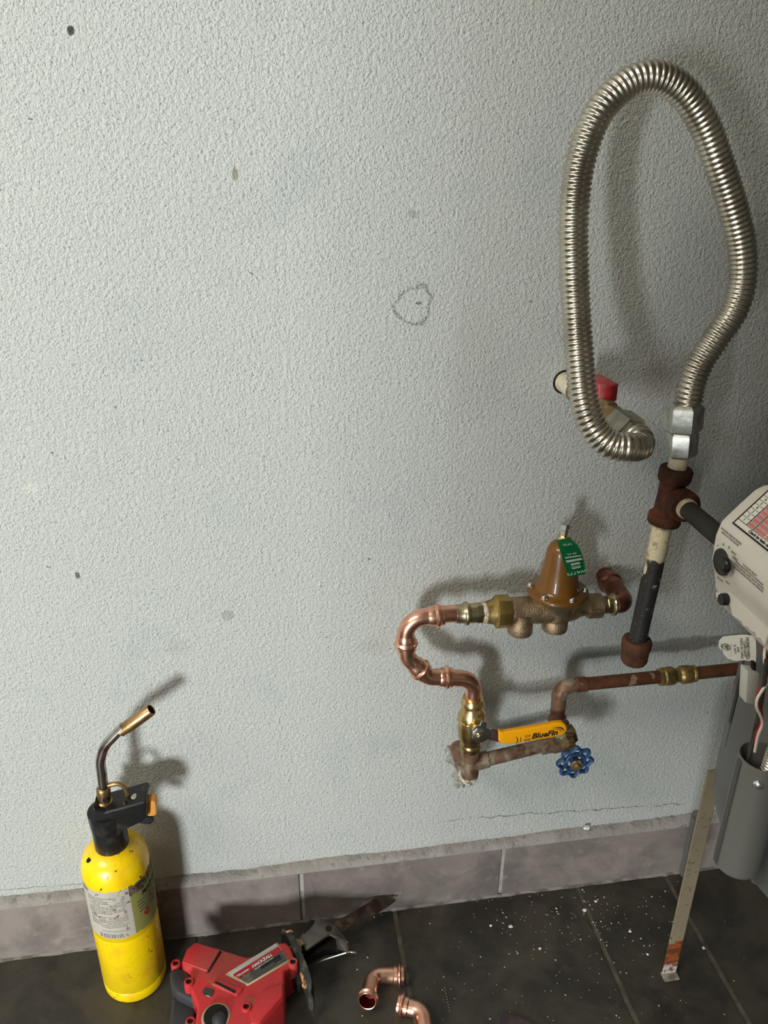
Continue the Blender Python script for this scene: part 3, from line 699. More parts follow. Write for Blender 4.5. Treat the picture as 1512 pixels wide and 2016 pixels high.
ln(-.036, -.100, [(0, .009), (0, .0125), (.3, .0125), (.32, .0105), (.42, .0115), (.6, .0135), (.8, .0135), (.95, .011), (1, .0105)], 'body', 'old_brass')
ln(-.096, -.142, [(0, .010), (0, .0135), (.42, .0135), (.45, .0105), (.55, .0105), (.6, .0125), (1, .0125), (1, .01)], 'end_nut', 'old_brass', 8, .2)
hp = Y(1195, 782, -.085)
hz = gs.z + .0135
fin('stem', tube([Vector((gs.x, -.074, gs.z + .006)), Vector((gs.x, -.074, gs.z + .018))], [(0, .006), (.016, .005)], 16), 'old_brass', sv)
ho = Vector((gs.x + .001, -.076, gs.z + .0185))
hd = [(-.011, .014), (-.004, .016), (.010, .008), (.013, -.026), (.004, -.030), (-.008, -.026), (-.011, -.008)]
bm = slab([ho + Vector((a, b, -.010)) for a, b in hd], Vector((0, 0, .018)), .0022, 3)
o = fin('handle', bm, 'red_handle', sv); o['label'] = 'red moulded handle'
q = ho + Vector((-.003, .009, .0083)); fin('screw_recess', tube([q, q + up * .001], [(0, .002), (0, .0032), (.0006, .0032), (.0006, .002)], 16), 'hole_dark', o)

hose = thing('gas_hose', 'ribbed stainless steel gas hose looping high against the wall', 'hose', Y(1285, 153, -.13))
a = Vector((gs.x, -.140, gs.z))
fin('end_nut', tube([a, a + fwd * .05], [(0, .011), (0, .0145), (.0015, .0158), (.029, .0158), (.031, .0145), (.031, .0125), (.036, .0125), (.036, .010)], 6, .35), 'hose_nut', hose)
e0 = Vector((gs.x, -.172, gs.z)); e1 = Vector((gs.x, -.184, gs.z))
hpts = [e0, e1, Vector((gs.x - .003, -.193, gs.z - .003)), Y(1238, 880, -.200), Y(1205, 876, -.198), Y(1180, 857, -.193), Y(1161, 826, -.187), Y(1149, 785, -.179), Y(1143, 735, -.170), Y(1136, 640, -.156), Y(1130, 520, -.148),
        Y(1130, 420, -.142), Y(1142, 320, -.137), Y(1176, 226, -.133), Y(1228, 170, -.130), Y(1285, 151, -.13), Y(1340, 176, -.13), Y(1385, 240, -.13), Y(1415, 320, -.13), Y(1441, 400, -.13),
        Y(1460, 480, -.13), Y(1462, 550, -.13), Y(1445, 612, -.13), Y(1411, 664, -.13), Y(1380, 712, -.13), Y(1363, 755, -.13), Y(1354, 800, -.13)]
P_ = Path(spline(hpts, 14)); pitch = .0046; pr = []; n = int(P_.L / pitch * 8); smooth_end = .006
for i in range(n + 1):
    s_ = P_.L * i / n; ph = s_ / pitch * 2 * PI
    rr = .0112 + .0014 * (max(0, .5 + .5 * math.cos(ph)) ** .8)
    if s_ < smooth_end or s_ > P_.L - smooth_end: rr = .0108
    pr.append((s_, rr))
fin('corrugated_tube', tube(P_, pr, 32), 'hose', hose, 80)
n0 = Y(1349, 793, -.13); n1 = Y(1340, 898, -.13); nd = (n1 - n0).normalized(); nL = (n1 - n0).length
NP = Path([n0, n1], up=Vector((0, -1, 0)))
o = fin('swivel_nut', tube(NP, [(nL * f, px(n0, r)) for f, r in ((0, 20), (.0, 27), (.04, 34), (.07, 37), (.46, 37), (.5, 34), (.53, 27))], 6, .04), 'steel', hose, 30)
o = fin('adapter_nut', tube(NP, [(nL * f, px(n0, r)) for f, r in ((.48, 18), (.5, 26), (.54, 30), (.57, 31.5), (.93, 31.5), (.98, 28), (1, 20))], 6, .04), 'steel', hose, 30)

# ================================================================ RUSTY TEE, DRIP LEG, SIDE PIPE
YT = -.13
dl = thing('gas_drip_leg', 'rusty iron gas tee with a black drip pipe and rust-brown cap hanging below', 'pipe', Y(1315, 975, YT))
t0 = Y(1340, 892, YT); t1 = Y(1309, 1032, YT)
tp = Y(1332, 923, YT)
fin('top_nipple', tube([t0, tp + (tp - t0) * .3], [(0, px(t0, 18)), (.001, px(t0, 19.5)), (.008, px(t0, 18)), ((tp - t0).length * 1.3, px(t0, 19.5))], 28), 'cream', dl)
TL = (Y(1306, 1030, YT) - tp); tl_ = TL.length
bm = tube([tp, tp + TL], [(tl_ * f, px(tp, r)) for f, r in ((-.02, 19), (-.02, 30), (.02, 32.5), (.16, 32.5), (.22, 30), (.26, 25.5), (.4, 25), (.76, 25), (.80, 28), (.83, 32.5), (.96, 33), (1.0, 31), (1.0, 20))], 36)
tc = tp + TL * .47
tube([tc, tc + fwd * .04], [(0, px(tp, 24)), (.014, px(tp, 25)), (.019, px(tp, 27)), (.020, px(tp, 31.5)), (.030, px(tp, 32)), (.032, px(tp, 30)), (.032, px(tp, 18))], 36, bm=bm)
o = fin('tee', bm, 'rust', dl, 40); o['label'] = 'rusted iron tee'
d0 = tp + TL * .98; d1 = Y(1253, 1268, YT)
fin('drip_pipe', tube([d0, d1], [(0, px(d0, 19)), ((d1 - d0).length, px(d0, 19))], 32), 'flaked', dl)
c0 = Y(1255, 1257, YT); c1 = Y(1247, 1305, YT); cl = (c1 - c0).length
o = fin('cap', tube([c0, c1], [(cl * f, px(c0, r)) for f, r in ((0, 18), (0, 25), (.04, 28), (.12, 29.5), (.38, 28.5), (.44, 26.5), (.85, 26), (.95, 23), (1, 17))], 32), 'rust_cap', dl); o['label'] = 'rust-brown pipe cap'
sp = thing('gas_supply_nipple', 'dark olive iron pipe from the rusty tee to the white gas control', 'pipe', tc + fwd * .03)
fin('thread_compound', tube([tc + fwd * .025, tc + fwd * .05], [(0, px(tp, 20)), (.007, px(tp, 20.5)), (.0125, px(tp, 19.5)), (.0126, px(tp, 16))], 28), 'cream', sp)
fin('pipe', tube([tc + fwd * .028, tc + fwd * .125], [(0, px(tp, 18)), (.097, px(tp, 18))], 32), 'nipple_pipe', sp)

# ================================================================ WATER HEATER TANK
TC = Vector((.652, -.295, 0)); TR = .21; TZ = .35
tk = thing('water_heater', 'grey enamelled water heater tank standing on a metal leg stand at the right', 'water heater', Vector((TC.x, TC.y, TZ)))
bm = bmesh.new(); NS = 96; prof = [(TR - .03, TZ + .012), (TR - .003, TZ + .012), (TR - .002, TZ), (TR, TZ), (TR, TZ + .02), (TR + .0015, TZ + .022), (TR + .0015, TZ + .1), (TR, 1.0), (TR, 1.28), (TR - .02, 1.30), (.01, 1.31)]
tube([Vector((TC.x, TC.y, 0)), Vector((TC.x, TC.y, 2))], [(z, r) for r, z in prof], NS, bm=bm)
fin('jacket', bm, 'tank', tk, 40)
# jacket seam: raised strip with a dark slit
def on_tank(a, z, dr=0): return Vector((TC.x + math.cos(a) * (TR + dr), TC.y + math.sin(a) * (TR + dr), z))
aS = math.atan2(-.11 - TC.y, .530 - TC.x)
s0_ = X(1455, 1345, .50)
def tank_hit(u, v):
    d = ray(u, v); ox, oy = CAM.x - TC.x, CAM.y - TC.y; A_ = d.x ** 2 + d.y ** 2; B_ = ox * d.x + oy * d.y; D_ = B_ * B_ - A_ * (ox * ox + oy * oy - TR * TR)
    t = (-B_ - math.sqrt(max(D_, 0))) / A_; q = CAM + d * t; return math.atan2(q.y - TC.y, q.x - TC.x), q.z
a1, z1 = tank_hit(1462, 1330); a2, z2 = tank_hit(1432, 1478)
am = (a1 + a2) / 2
for nm, da, wd, dr, mt, za, zb in (('jacket_lip', -.035, .022, .0022, 'tank', TZ + .10, 1.2), ('seam_slit', 0.0, .024, .0014, 'hole_dark', min(z1, z2), max(z1, z2))):
    bm = bmesh.new(); vv = []
    for i in range(5):
        a = am + da + wd * (i / 4 - .5)
        vv.append([bm.verts.new(on_tank(a, za, dr)), bm.verts.new(on_tank(a, zb, dr))])
    for A_, B_ in zip(vv, vv[1:]): bm.faces.new((A_[0], A_[1], B_[1], B_[0]))
    bmesh.ops.solidify(bm, geom=bm.faces[:], thickness=.001)
    fin(nm, bm, mt, tk, 40)
# inner air-intake tube on the front left of the tank
tb = Vector((.4215, -.3105, .374)); tr_ = .0208; tt = .452
at = thing('air_intake_tube', 'grey open-topped plastic tube fixed to the heater front, wires dropping into it', 'tube', tb)
bm = tube([tb, tb + up * .2], [(0, tr_ * .3), (0, tr_ * .93), (.0015, tr_ * .985), (.004, tr_), (.128, tr_), (.130, tr_ * .985), (.130, tr_ * .93), (.128, tr_ * .91), (.02, tr_ * .91), (.018, tr_ * .2)], 56)
fin('shell', bm, 'tube_grey', at, 40)
av = math.atan2(CAM.y - tb.y, CAM.x - tb.x) - .95
bm = bmesh.new(); vv = []
for i in range(5):
    a = av + .30 * (i / 4 - .5); d = Vector((math.cos(a), math.sin(a), 0)) * (tr_ + .0012)
    vv.append([bm.verts.new(tb + d + up * .004), bm.verts.new(tb + d + up * .128)])
for A_, B_ in zip(vv, vv[1:]): bm.faces.new((A_[0], A_[1], B_[1], B_[0]))
bmesh.ops.solidify(bm, geom=bm.faces[:], thickness=.0016)
fin('edge_strip', bm, 'tube_edge', at, 40)
q = Y(1507, 1491, tb.y - tr_ * .95); d = (Vector((q.x, q.y, 0)) - Vector((tb.x, tb.y, 0))).normalized()
q = tb + d * tr_ + up * .115
fin('rivet', tube([q - d * .001, q + d * .003], [(0, .0042), (.0018, .0042), (.0032, .003), (.0036, .001)], 16), 'chrome', at)
# corrugated burner tube and inner manifold
bt_ = thing('burner_supply_tube', 'ribbed silver burner tube going down into the grey tube', 'tube', tb + up * .13)
bp = [Vector((.412, -.360, .63)), Vector((.418, -.345, .60)), Vector((.424, -.328, .56)), Vector((.4265, -.318, .52)), Vector((.4265, -.313, .47)), Vector((.425, -.312, .42))]
P_ = Path(spline(bp, 10)); n = int(P_.L / .0034 * 8)
fin('corrugated_tube', tube(P_, [(P_.L * i / n, .0072 + .0008 * math.cos(P_.L * i / n / .0034 * 2 * PI)) for i in range(n + 1)], 20), 'hose', bt_, 80)

# ================================================================ GAS CONTROL
YB = -.247
gctl = thing('gas_control', 'off-white water heater gas control box with black dial and printed chart', 'gas control', Vector((.42, YB - .06, .66)))
prof = [(1411, 1168), (1406, 1156), (1405, 1131), (1400, 1104), (1400, 1092), (1403, 1074), (1407, 1052), (1418, 1025), (1429, 1014), (1454, 990), (1485, 962), (1501, 954), (1520, 951), (1545, 954)]
NP_ = len(prof)
pp = [Y(u, v, YB) for u, v in prof]
pp.append(Vector((.4435, YB, pp[-1].z))); pp.append(Vector((.4435, YB, pp[0].z - .012)))
pp.append(Vector((pp[0].x + .005, YB, pp[0].z - .012)))
depth = Vector((0, -.135, 0))
cover = fin('cover', slab(pp, depth, .0035, 3), 'white_plastic', gctl, 40)
xf = Y(1402, 1130, YB).x
nL_ = Vector((-1, 0, 0))
# dial
def surf(u, v, lift=0.0):             # the point of the folded front that the photo pixel shows: point, up direction, normal
    d = ray(u, v)
    for a, b in zip(pp[:NP_], pp[1:NP_]):
        t2 = b - a; nn = Vector((0, 1, 0)).cross(t2).normalized(); nn = nn if nn.x < 0 else -nn
        t = (a + nn * lift - CAM).dot(nn) / d.dot(nn); q = CAM + d * t; f = (q - a).dot(t2) / t2.length_squared
        if 0 <= f <= 1: return q, t2.normalized(), nn
    a, b = pp[1], pp[2]; t2 = (b - a).normalized()
    return X(u, v, xf - lift), up, nL_
dc = X(1424.5, 1106, xf - .003)
dial = fin('dial', tube([dc + nL_ * -.004, dc + nL_ * .03], [(0, .0100), (0, .0118), (.005, .0119), (.0068, .0114), (.0076, .0100), (.0078, .008)], 40), 'black_plastic', gctl)
dial['label'] = 'round black temperature dial'
q = X(1428, 1112, xf - .0108)
fin('dial_knob', tube([q + nL_ * -.001, q + nL_ * .012], [(0, .0070), (.0022, .0068), (.0038, .0056), (.0046, .0038), (.0049, .001)], 28), 'black_plastic', dial)
q = X(1422, 1180, xf - .002)
o = fin('igniter_button', tube([q + nL_ * -.006, q + nL_ * .012], [(0, .0054), (.006, .0054), (.0075, .0048), (.0078, .003)], 10), 'black_plastic', gctl); o['label'] = 'small black igniter button'
# jagged lower skirt
jz = [(1408, 1166), (1410, 1176), (1437, 1193), (1441, 1212), (1460, 1225), (1463, 1233), (1472, 1236), (1478, 1243), (1486, 1246), (1489, 1256), (1497, 1258), (1505, 1272), (1512, 1250), (1540, 1270), (1545, 1160)]
fin('skirt', slab([X(u, v, xf + .002) for u, v in jz], Vector((.004, 0, 0)), .0006, 1), 'white_plastic', gctl, 40)
# print on the folded front: text runs towards the room (-y)
def fnF(u, v):
    q, t2, nn = surf(u, v, .0004); return frame_fn(q, Vector((0, -1, 0)), t2, nn)
bm = text_bm('SCALDING RISK INCREASES\nWITH HOTTER WATER', .0025, fnF(1438, 1058), .0002)
merge(bm, text_bm('TO LIGHT PILOT\nHOLD KNOB IN PILOT POSITION\nPUSH IGNITER UNTIL PILOT LIGHTS\nRELEASE KNOB AFTER ONE MINUTE', .0026, fnF(1474, 1131), .0002))
for u, v, s_ in ((1405, 1083, 'C'), (1413, 1074, '<'), (1424, 1072, 'A'), (1435, 1078, 'B'), (1444, 1089, 'HOT'), (1447, 1100, 'VERY'), (1403, 1104, 'A'), (1405, 1124, '<'), (1418, 1141, 'PILOT'), (1432, 1147, 'OFF')):
    merge(bm, text_bm(s_, .0034, fnF(u, v), .0002))
fin('lettering', bm, 'print_grey', cover, 0)
# chart on the slanted top: from corner BL up the slope and along -y
P5, P7 = Y(1429, 1014, YB), Y(1485, 962, YB); sl = (P7 - P5).normalized(); sn = sl.cross(Vector((0, 1, 0))).normalized()
if sn.x > 0: sn = -sn
d_ = ray(1442, 1031); oC = CAM + d_ * ((P5 - CAM).dot(sn) / d_.dot(sn)) + sl * .006 + Vector((0, -.003, 0)) + sn * .0003
fnS = frame_fn(oC, Vector((0, -1, 0)), sl, sn)
chart = fin('chart_label', quad_print(fnS, -.003, -.006, .098, .040, .0003), 'label_paper', cover, 0)
bm = bmesh.new()
for x0, y0, x1, y1 in ((-.003, -.006, .098, -.0045), (-.003, -.006, -.0017, .040), (-.003, .0385, .098, .040), (-.002, -.0002, .098, .0003), (.010, 0, .0107, .036), (.0195, 0, .0202, .036)):
    quad_print(fnS, x0, y0, x1, y1, .0006, bm)
for i in range(1, 8): quad_print(fnS, -.002, i * .0045, .098, i * .0045 + .00035, .0006, bm)
quad_print(fnS, .012, .0335, .098, .040, .0006, bm)
fin('chart_lines', bm, 'print_black', cover, 0)
bm = bmesh.new()
for i in range(6):
    quad_print(fnS, .0112, i * .0045 + .0008, .0188, i * .0045 + .004, .0005, bm)
    for a, b in ((.0208, .034), (.0352, .052), (.0535, .075), (.0765, .097)):
        quad_print(fnS, a, i * .0045 + .0008, b, i * .0045 + .004, .0005, bm)
fin('chart_cells', bm, 'print_pink', cover, 0)
bm = bmesh.new(); quad_print(fnS, .0112, 6 * .0045 + .0008, .0188, 6 * .0045 + .004, .0005, bm); quad_print(fnS, .0208, 6 * .0045 + .0008, .06, 6 * .0045 + .004, .0005, bm)
fin('chart_cells', bm, 'print_slate', cover, 0)
bm = text_bm('Check for leaks using soapy water only', .0036, frame_fn(oC + Vector((0, -.046, 0)) - sl * .0024 + sn * .0003, Vector((0, -1, 0)), sl, sn), .0003, .0001)
for i in range(8): merge(bm, text_bm('12345678'[i], .0036, frame_fn(oC + Vector((0, -.004, 0)) + sl * (i * .0045 + .0024) + sn * .0003, Vector((0, -1, 0)), sl, sn), .0003))
fin('lettering', bm, 'print_black', cover, 0)
# rating tag
YG = -.262
tg = [(1488, 1262), (1489, 1283), (1488, 1303), (1465, 1300), (1445, 1301), (1432, 1296), (1421, 1284), (1415, 1272), (1416, 1262), (1424, 1254), (1440, 1252), (1465, 1250), (1484, 1252)]
rt_ = thing('rating_tag', 'white paper tag with rounded end hanging under the gas control', 'tag', Y(1452, 1277, YG))
ty = lambda u: YG - .022 * (u - 1415) / 73
pap = fin('paper', slab([Y(u, v, ty(u)) for u, v in tg], Vector((0, .0005, 0))), 'tag_white', rt_, 0)
dwn = (Y(1459, 1296, ty(1459)) - Y(1457, 1258, ty(1457))).normalized(); rgt = (Y(1485, 1278, ty(1485)) - Y(1420, 1276, ty(1420))).normalized(); tnn = rgt.cross(dwn).normalized(); tnn = tnn if tnn.y < 0 else -tnn
def tagt(s_, u, v, size, mt='print_grey', bold=0):
    bm = text_bm(s_, size, frame_fn(Y(u, v, ty(u)) + tnn * .0004, dwn, rgt, tnn), .0002, bold); return bm
bm = tagt('HONEYWELL', 1472, 1276, .0040, bold=.00005); merge(bm, tagt('COMPONENT', 1466, 1277, .0028)); merge(bm, tagt('MADE IN CHINA', 1460, 1276, .0030)); merge(bm, tagt('0708', 1453, 1278, .0028)); merge(bm, tagt('TJ, 300 P', 1447, 1277, .0028)); merge(bm, tagt('- - - - - - - -', 1440, 1277, .0028)); merge(bm, tagt('design certified', 1421, 1276, .0016))
merge(bm, tagt('SP', 1430, 1273, .0045, bold=.0002))
q = Y(1430, 1273, ty(1430)) + tnn * .0003
tube([q, q + tnn * .0003], [(0, .0030), (0, .0036), (.0003, .0036), (.0003, .0030)], 24, bm=bm, cap0=False, cap1=False)
fin('printed_text', bm, 'print_grey', rt_, 0)
# white connector clip
cnx = thing('wire_connector', 'white plastic connector block beside the red and white wires', 'connector', Y(1485, 1355, -.30))
fin('housing', slab([Y(u, v, -.302) for u, v in ((1472, 1322), (1497, 1327), (1492, 1391), (1468, 1385))], Vector((0, .012, 0)), .0015), 'white_part', cnx)
fin('pin', slab([Y(u, v, -.298) for u, v in ((1482, 1305), (1489, 1305), (1489, 1326), (1483, 1325))], Vector((0, .004, 0)), .0004), 'hole_dark', cnx)
# holder pipe below the clip
bk = thing('pilot_tube', 'thin grey pilot tube beside the ribbed burner tube', 'tube', Y(1497, 1400, -.262))
P_ = Path(spline([Y(1510, 1300, -.315), Y(1503, 1350, -.313), Y(1495, 1400, -.311), Y(1484, 1450, -.310), tb + Vector((-.013, .0, .08))], 8)); fin('tube', tube(P_, along(P_, .0022), 12), 'tool_steel', bk)
bkx = thing('black_plug', 'black plastic plug under the gas control where the wires start', 'plug', Y(1512, 1255, -.29))
fin('plug_body', slab([Y(u, v, -.292) for u, v in ((1503, 1238), (1530, 1235), (1535, 1285), (1512, 1280), (1500, 1262))], Vector((0, .02, 0)), .002), 'black_plastic', bkx)
# wires
WA = [(1503, 1262, -.296), (1506, 1285, -.300), (1516, 1310, -.304), (1512, 1335, -.306), (1500, 1350, -.308), (1493, 1365, -.310), (1492, 1385, -.312), (1499, 1405, -.314), (1497, 1428, -.314), (1490, 1445, -.313), (1487, 1475, -.312)]
WB = [(1509, 1262, -.297), (1505, 1290, -.305), (1507, 1315, -.309), (1513, 1338, -.312), (1502, 1357, -.315), (1491, 1376, -.317), (1490, 1393, -.318), (1497, 1408, -.318), (1501, 1425, -.317), (1492, 1450, -.316), (1486, 1480, -.315)]
wr = thing('red_wire', 'red wire twisted with a white one below the gas control', 'wire', Y(*WA[0]))
P_ = Path(spline([Y(*q) for q in WA], 8)); fin('strand', tube(P_, along(P_, .0015), 10), 'wire_red', wr)
ww = thing('white_wire', 'white wire twisted round the red one below the gas control', 'wire', Y(*WB[0]))
P_ = Path(spline([Y(*q) for q in WB], 8)); fin('strand', tube(P_, along(P_, .0013), 10), 'wire_white', ww)

# ================================================================ HEATER STAND
Lb = Z(1316, 1926, 0)
stand = thing('heater_stand', 'metal leg stand under the water heater, beige front leg rusted at its foot', 'stand', Vector((.6, -.2, 0)))
# angle-iron legs: two flanges
def leg(x, y, h, w_, mat, sx=1, sy=-1, label=None):
    bm = box(Vector((x, y, h / 2)), w_, .0025, h, .0005)
    box(Vector((x + sx * w_ / 2, y + sy * w_ * .30, h / 2)), .0025, w_ * .6, h, .0005, bm=bm)
    o = fin('leg', bm, mat, stand, 0)
    if label: o['label'] = label
    fo = box(Vector((x, y - .004, .0015)), w_ * 1.15, w_ * .7, .003, .001); fin('foot_plate', fo, 'foot' if mat == 'leg_beige' else mat, o)
    return o
leg(Lb.x + .003, Lb.y + .006, .347, .0185, 'leg_beige', 1, 1, 'beige leg with orange rust at its foot')

leg(.80, -.13, .347, .024, 'leg_grey', 1, 1)
leg(.80, -.46, .347, .024, 'leg_grey', 1, 1)
leg(.49, -.46, .347, .024, 'leg_grey', 1, 1)
bar = box(Vector((.475, -.375, .335)), .028, .20, .003, .0005); box(Vector((.490, -.375, .325)), .003, .20, .020, .0005, bm=bar)
fin('side_bar', bar, 'bracket', stand, 0)
qb = X(1487, 1733, .4925); qz = Z(1488, 1733, .3365)
fin('bolt', tube([qz - up * .001, qz + up * .006], [(0, .0048), (.003, .0048), (.004, .0036), (.0042, .001)], 6), 'chrome', stand)
bar = box(Vector((.65, -.17, .3445)), .30, .024, .003); fin('cross_bar', bar, 'bracket', stand, 0)
bar = box(Vector((.65, -.46, .3445)), .30, .024, .003); fin('cross_bar', bar, 'bracket', stand, 0)

# ================================================================ TORCH
tf = Z(262, 1977, 0); TRR = .0395; TX = tf.x - .001; TY = tf.y + TRR
torch = thing('gas_torch', 'hand torch with black head and brass nozzle on a scuffed yellow gas cylinder', 'torch', Vector((TX, TY, 0)))
A_ = Vector((TX, TY, 0))
cyl_prof = [(0, .5), (0, .90), (.0015, .955), (.004, .985), (.018, 1.0), (.0188, .985), (.0196, 1.0), (.112, 1.0), (.1124, .990), (.1130, 1.0), (.2, 1.0), (.208, .995), (.215, .965), (.222, .90), (.229, .76), (.233, .60), (.2355, .45), (.236, .2)]
cyl = fin('cylinder', tube([A_, A_ + up * .3], [(z, r * TRR) for z, r in cyl_prof], 72), 'yellow', torch, 40); cyl['label'] = 'yellow steel gas cylinder'
ph0 = math.atan2(CAM.y - TY, CAM.x - TX)
def cylfn(x, y, h): # x: arc in metres from the line facing the camera (screen right positive), y: height
    a = ph0 + x / TRR; return A_ + Vector((math.cos(a), math.sin(a), 0)) * (TRR + h) + up * y
def arc(x0, x1, z0, z1, name, mat, parent, jag=0.0, h=.0004, n=60):
    bm = bmesh.new(); rows = []
    for i in range(n + 1):
        xx = x0 + (x1 - x0) * i / n; jt = jag * (mnoise.noise(Vector((xx * 180, 0, z0 * 50))) + .5 * mnoise.noise(Vector((xx * 600, 2, 0)))); jb = jag * mnoise.noise(Vector((xx * 180, 9, 0)))
        rows.append([bm.verts.new(cylfn(xx, z0 + jb, h)), bm.verts.new(cylfn(xx, (z0 + z1) / 2, h)), bm.verts.new(cylfn(xx, z1 + jt, h))])
    for a, b in zip(rows, rows[1:]):
        for k in range(2): bm.faces.new((a[k], b[k], b[k + 1], a[k + 1]))
    bmesh.ops.solidify(bm, geom=bm.faces[:], thickness=.0003)
    return fin(name, bm, mat, parent, 60)
lab = arc(-.066, .009, .121, .199, 'white_label', 'cyl_white', cyl, .004); lab['label'] = 'scuffed white label full of small print'
lab2 = arc(.009, .074, .121, .190, 'green_label', 'cyl_green', cyl, .003); lab2['label'] = 'yellow-green label with dark letters'
arc(.0085, .033, .184, .199, 'scraped_band', 'cyl_scrape', cyl, .003, .0007)
arc(.036, .060, .188, .199, 'scraped_band', 'cyl_scrape', cyl, .003, .0007)
bm = bmesh.new(); rnd = random.Random(3)
for i in range(17):
    z = .188 - i * .0028
    if i in (10,): continue
    xx = -.043
    while xx < .002:
        wd = rnd.uniform(.0015, .006)
        if rnd.random() < .86: quad_print(lambda x, y, h: cylfn(x, y, h + .0006), xx, z, min(xx + wd, .003), z + .0008, .0002, bm)
        xx += wd + .0009
quad_print(lambda x, y, h: cylfn(x, y, h + .0006), -.03, .1405, .0, .1409, .0002, bm); quad_print(lambda x, y, h: cylfn(x, y, h + .0006), -.0004, .1335, .0, .1409, .0002, bm)
quad_print(lambda x, y, h: cylfn(x, y, h + .0006), -.03, .1335, .0, .1339, .0002, bm)
xx = -.034
while xx < -.006:
    quad_print(lambda x, y, h: cylfn(x, y, h + .0006), xx, .1225, xx + rnd.uniform(.0004, .0016), .129, .0002, bm); xx += .0024
fin('printed_text', bm, 'print_grey', cyl, 0)
bm = text_bm('MAP-Pro', .0105, lambda x, y, h: cylfn(x + .043, y + .176, h + .0008), .0002, .0001)
fin('lettering', bm, 'print_black', cyl, 0)
bm = bmesh.new()
for i, (a, b, z) in enumerate(((.016, .05, .167), (.016, .046, .1615), (.017, .05, .156), (.017, .042, .1505))): quad_print(lambda x, y, h: cylfn(x, y, h + .0008), a, z, b, z + .0018, .0002, bm)
fin('printed_text', bm, 'bracket', cyl, 0)
bm = bmesh.new()
def dia(cx, cz, r, bm):
    v4 = [bm.verts.new(cylfn(cx + a * r, cz + b * r * 1.2, .0009)) for a, b in ((0, -1), (1, 0), (0, 1), (-1, 0))]
    v5 = [bm.verts.new(cylfn(cx + a * r * .55, cz + b * r * .66, .0009)) for a, b in ((0, -1), (1, 0), (0, 1), (-1, 0))]
    for k in range(4): bm.faces.new((v4[k], v4[(k + 1) % 4], v5[(k + 1) % 4], v5[k]))
dia(.027, .1435, .0052, bm); dia(.043, .150, .0052, bm)
fin('hazard_mark', bm, 'wire_red', cyl, 0)
# vent port on the shoulder
aP = ph0 - 1.25; vp_ = A_ + Vector((math.cos(aP), math.sin(aP), 0)) * .0285 + up * .2275
nv = (Vector((math.cos(aP), math.sin(aP), 0)) * .55 + up).normalized()
vpo = fin('vent_port', tube([vp_ - nv * .001, vp_ + nv * .004], [(0, .0055), (.0028, .0052), (.0032, .0044), (.0032, .0034), (.001, .0032)], 24), 'yellow', cyl)
fin('vent_hole', tube([vp_, vp_ + nv * .004], [(0, .001), (.002, .0033), (.0022, .0033), (.0022, .001)], 16), 'hole_dark', vpo)
# torn scrap sticking out on the right
q = Y(302, 1781, TY); fin('torn_scrap', slab([q, q + Vector((.006, 0, .004)), q + Vector((.005, .003, .0005)), q + Vector((-.004, .001, -.004))], Vector((0, .0005, 0))), 'label_paper', cyl, 0)
# head
FY = TY - .0165
nk = A_ + up * .232
fin('neck', tube([nk - up * .004, nk + up * .1], [(0, .0195), (.002, .0195), (.030, .0195), (.052, .021), (.060, .021), (.061, .01)], 36), 'black_plastic', torch)
hpts_ = [(183, 1590), (192, 1597), (206, 1600), (286, 1578), (289, 1585), (288, 1612), (278, 1620), (243, 1636), (235, 1645), (193, 1650), (187, 1625)]
head = fin('head', slab([Y(u, v, FY) for u, v in hpts_], Vector((0, .033, 0)), .005, 4), 'black_plastic', torch, 50)
q = Y(296, 1597, TY)
o = fin('trigger', slab([Y(u, v, TY - .007) for u, v in ((286, 1581), (299, 1577), (307, 1580), (309, 1603), (303, 1608), (290, 1608))], Vector((0, .014, 0)), .0018, 3), 'orange', torch); o['label'] = 'orange ignition trigger'
fin('lock_latch', slab([Y(u, v, TY - .005) for u, v in ((278, 1608), (300, 1610), (303, 1618), (296, 1624), (276, 1622))], Vector((0, .01, 0)), .001), 'black_rubber', torch)
q = Y(267, 1572, TY - .004); q = Vector((q.x, TY - .003, q.z - .004))
fin('lock_button', tube([q, q + up * .01], [(0, .0052), (.0055, .0052), (.0068, .0044), (.007, .002)], 20), 'button_grey', torch)
# brass base, chrome tube, flared nozzle
n_ = Y(205, 1590, TY - .004); n_ = Y(206, 1585, TY - .002)
fin('brass_base', tube([Y(207, 1592, TY), Y(202, 1540, TY)], [(0, .0075), (.001, .0092), (.004, .0092), (.0045, .0082), (.008, .0085), (.0085, .0092), (.012, .0092), (.0135, .0074), (.021, .0070), (.022, .0078), (.030, .0080), (.032, .0072), (.033, .0062)], 32), 'torch_brass', torch)
hb = Y(206, 1567, TY); d = Vector((0.25, -1, 0)).normalized()
fin('air_hole', tube([hb + d * .0055, hb + d * .0088], [(0, .003), (.0030, .003), (.0031, .001)], 16), 'hole_dark', torch)
cp = [Y(203, 1548, TY), Y(200, 1520, TY), Y(198, 1496, TY), Y(206, 1470, TY), Y(220, 1453, TY), Y(243, 1430, TY)]
P_ = Path(spline(cp, 10)); rr = px(cp[2], 10)
fin('burner_tube', tube(P_, along(P_, rr), 28), 'dirty_chrome', torch)
z0 = Y(236, 1441, TY); z1 = Y(298, 1397, TY); zl = (z1 - z0).length
fin('nozzle', tube([z0, z1], [(0, rr * .9), (.0015, rr * 1.12), (.008, rr * 1.15), (.013, rr * 1.28), (zl * .97, rr * 1.22), (zl, rr * 1.15), (zl, rr * .98), (zl * .55, rr * .95), (zl * .54, rr * .2)], 32), 'torch_brass', torch)
P_ = Path(spline([Y(212, 1546, TY), Y(232, 1543, TY), Y(246, 1550, TY), Y(252, 1572, TY)], 8)); fin('pilot_tube', tube(P_, along(P_, .0028), 16), 'torch_brass', torch)
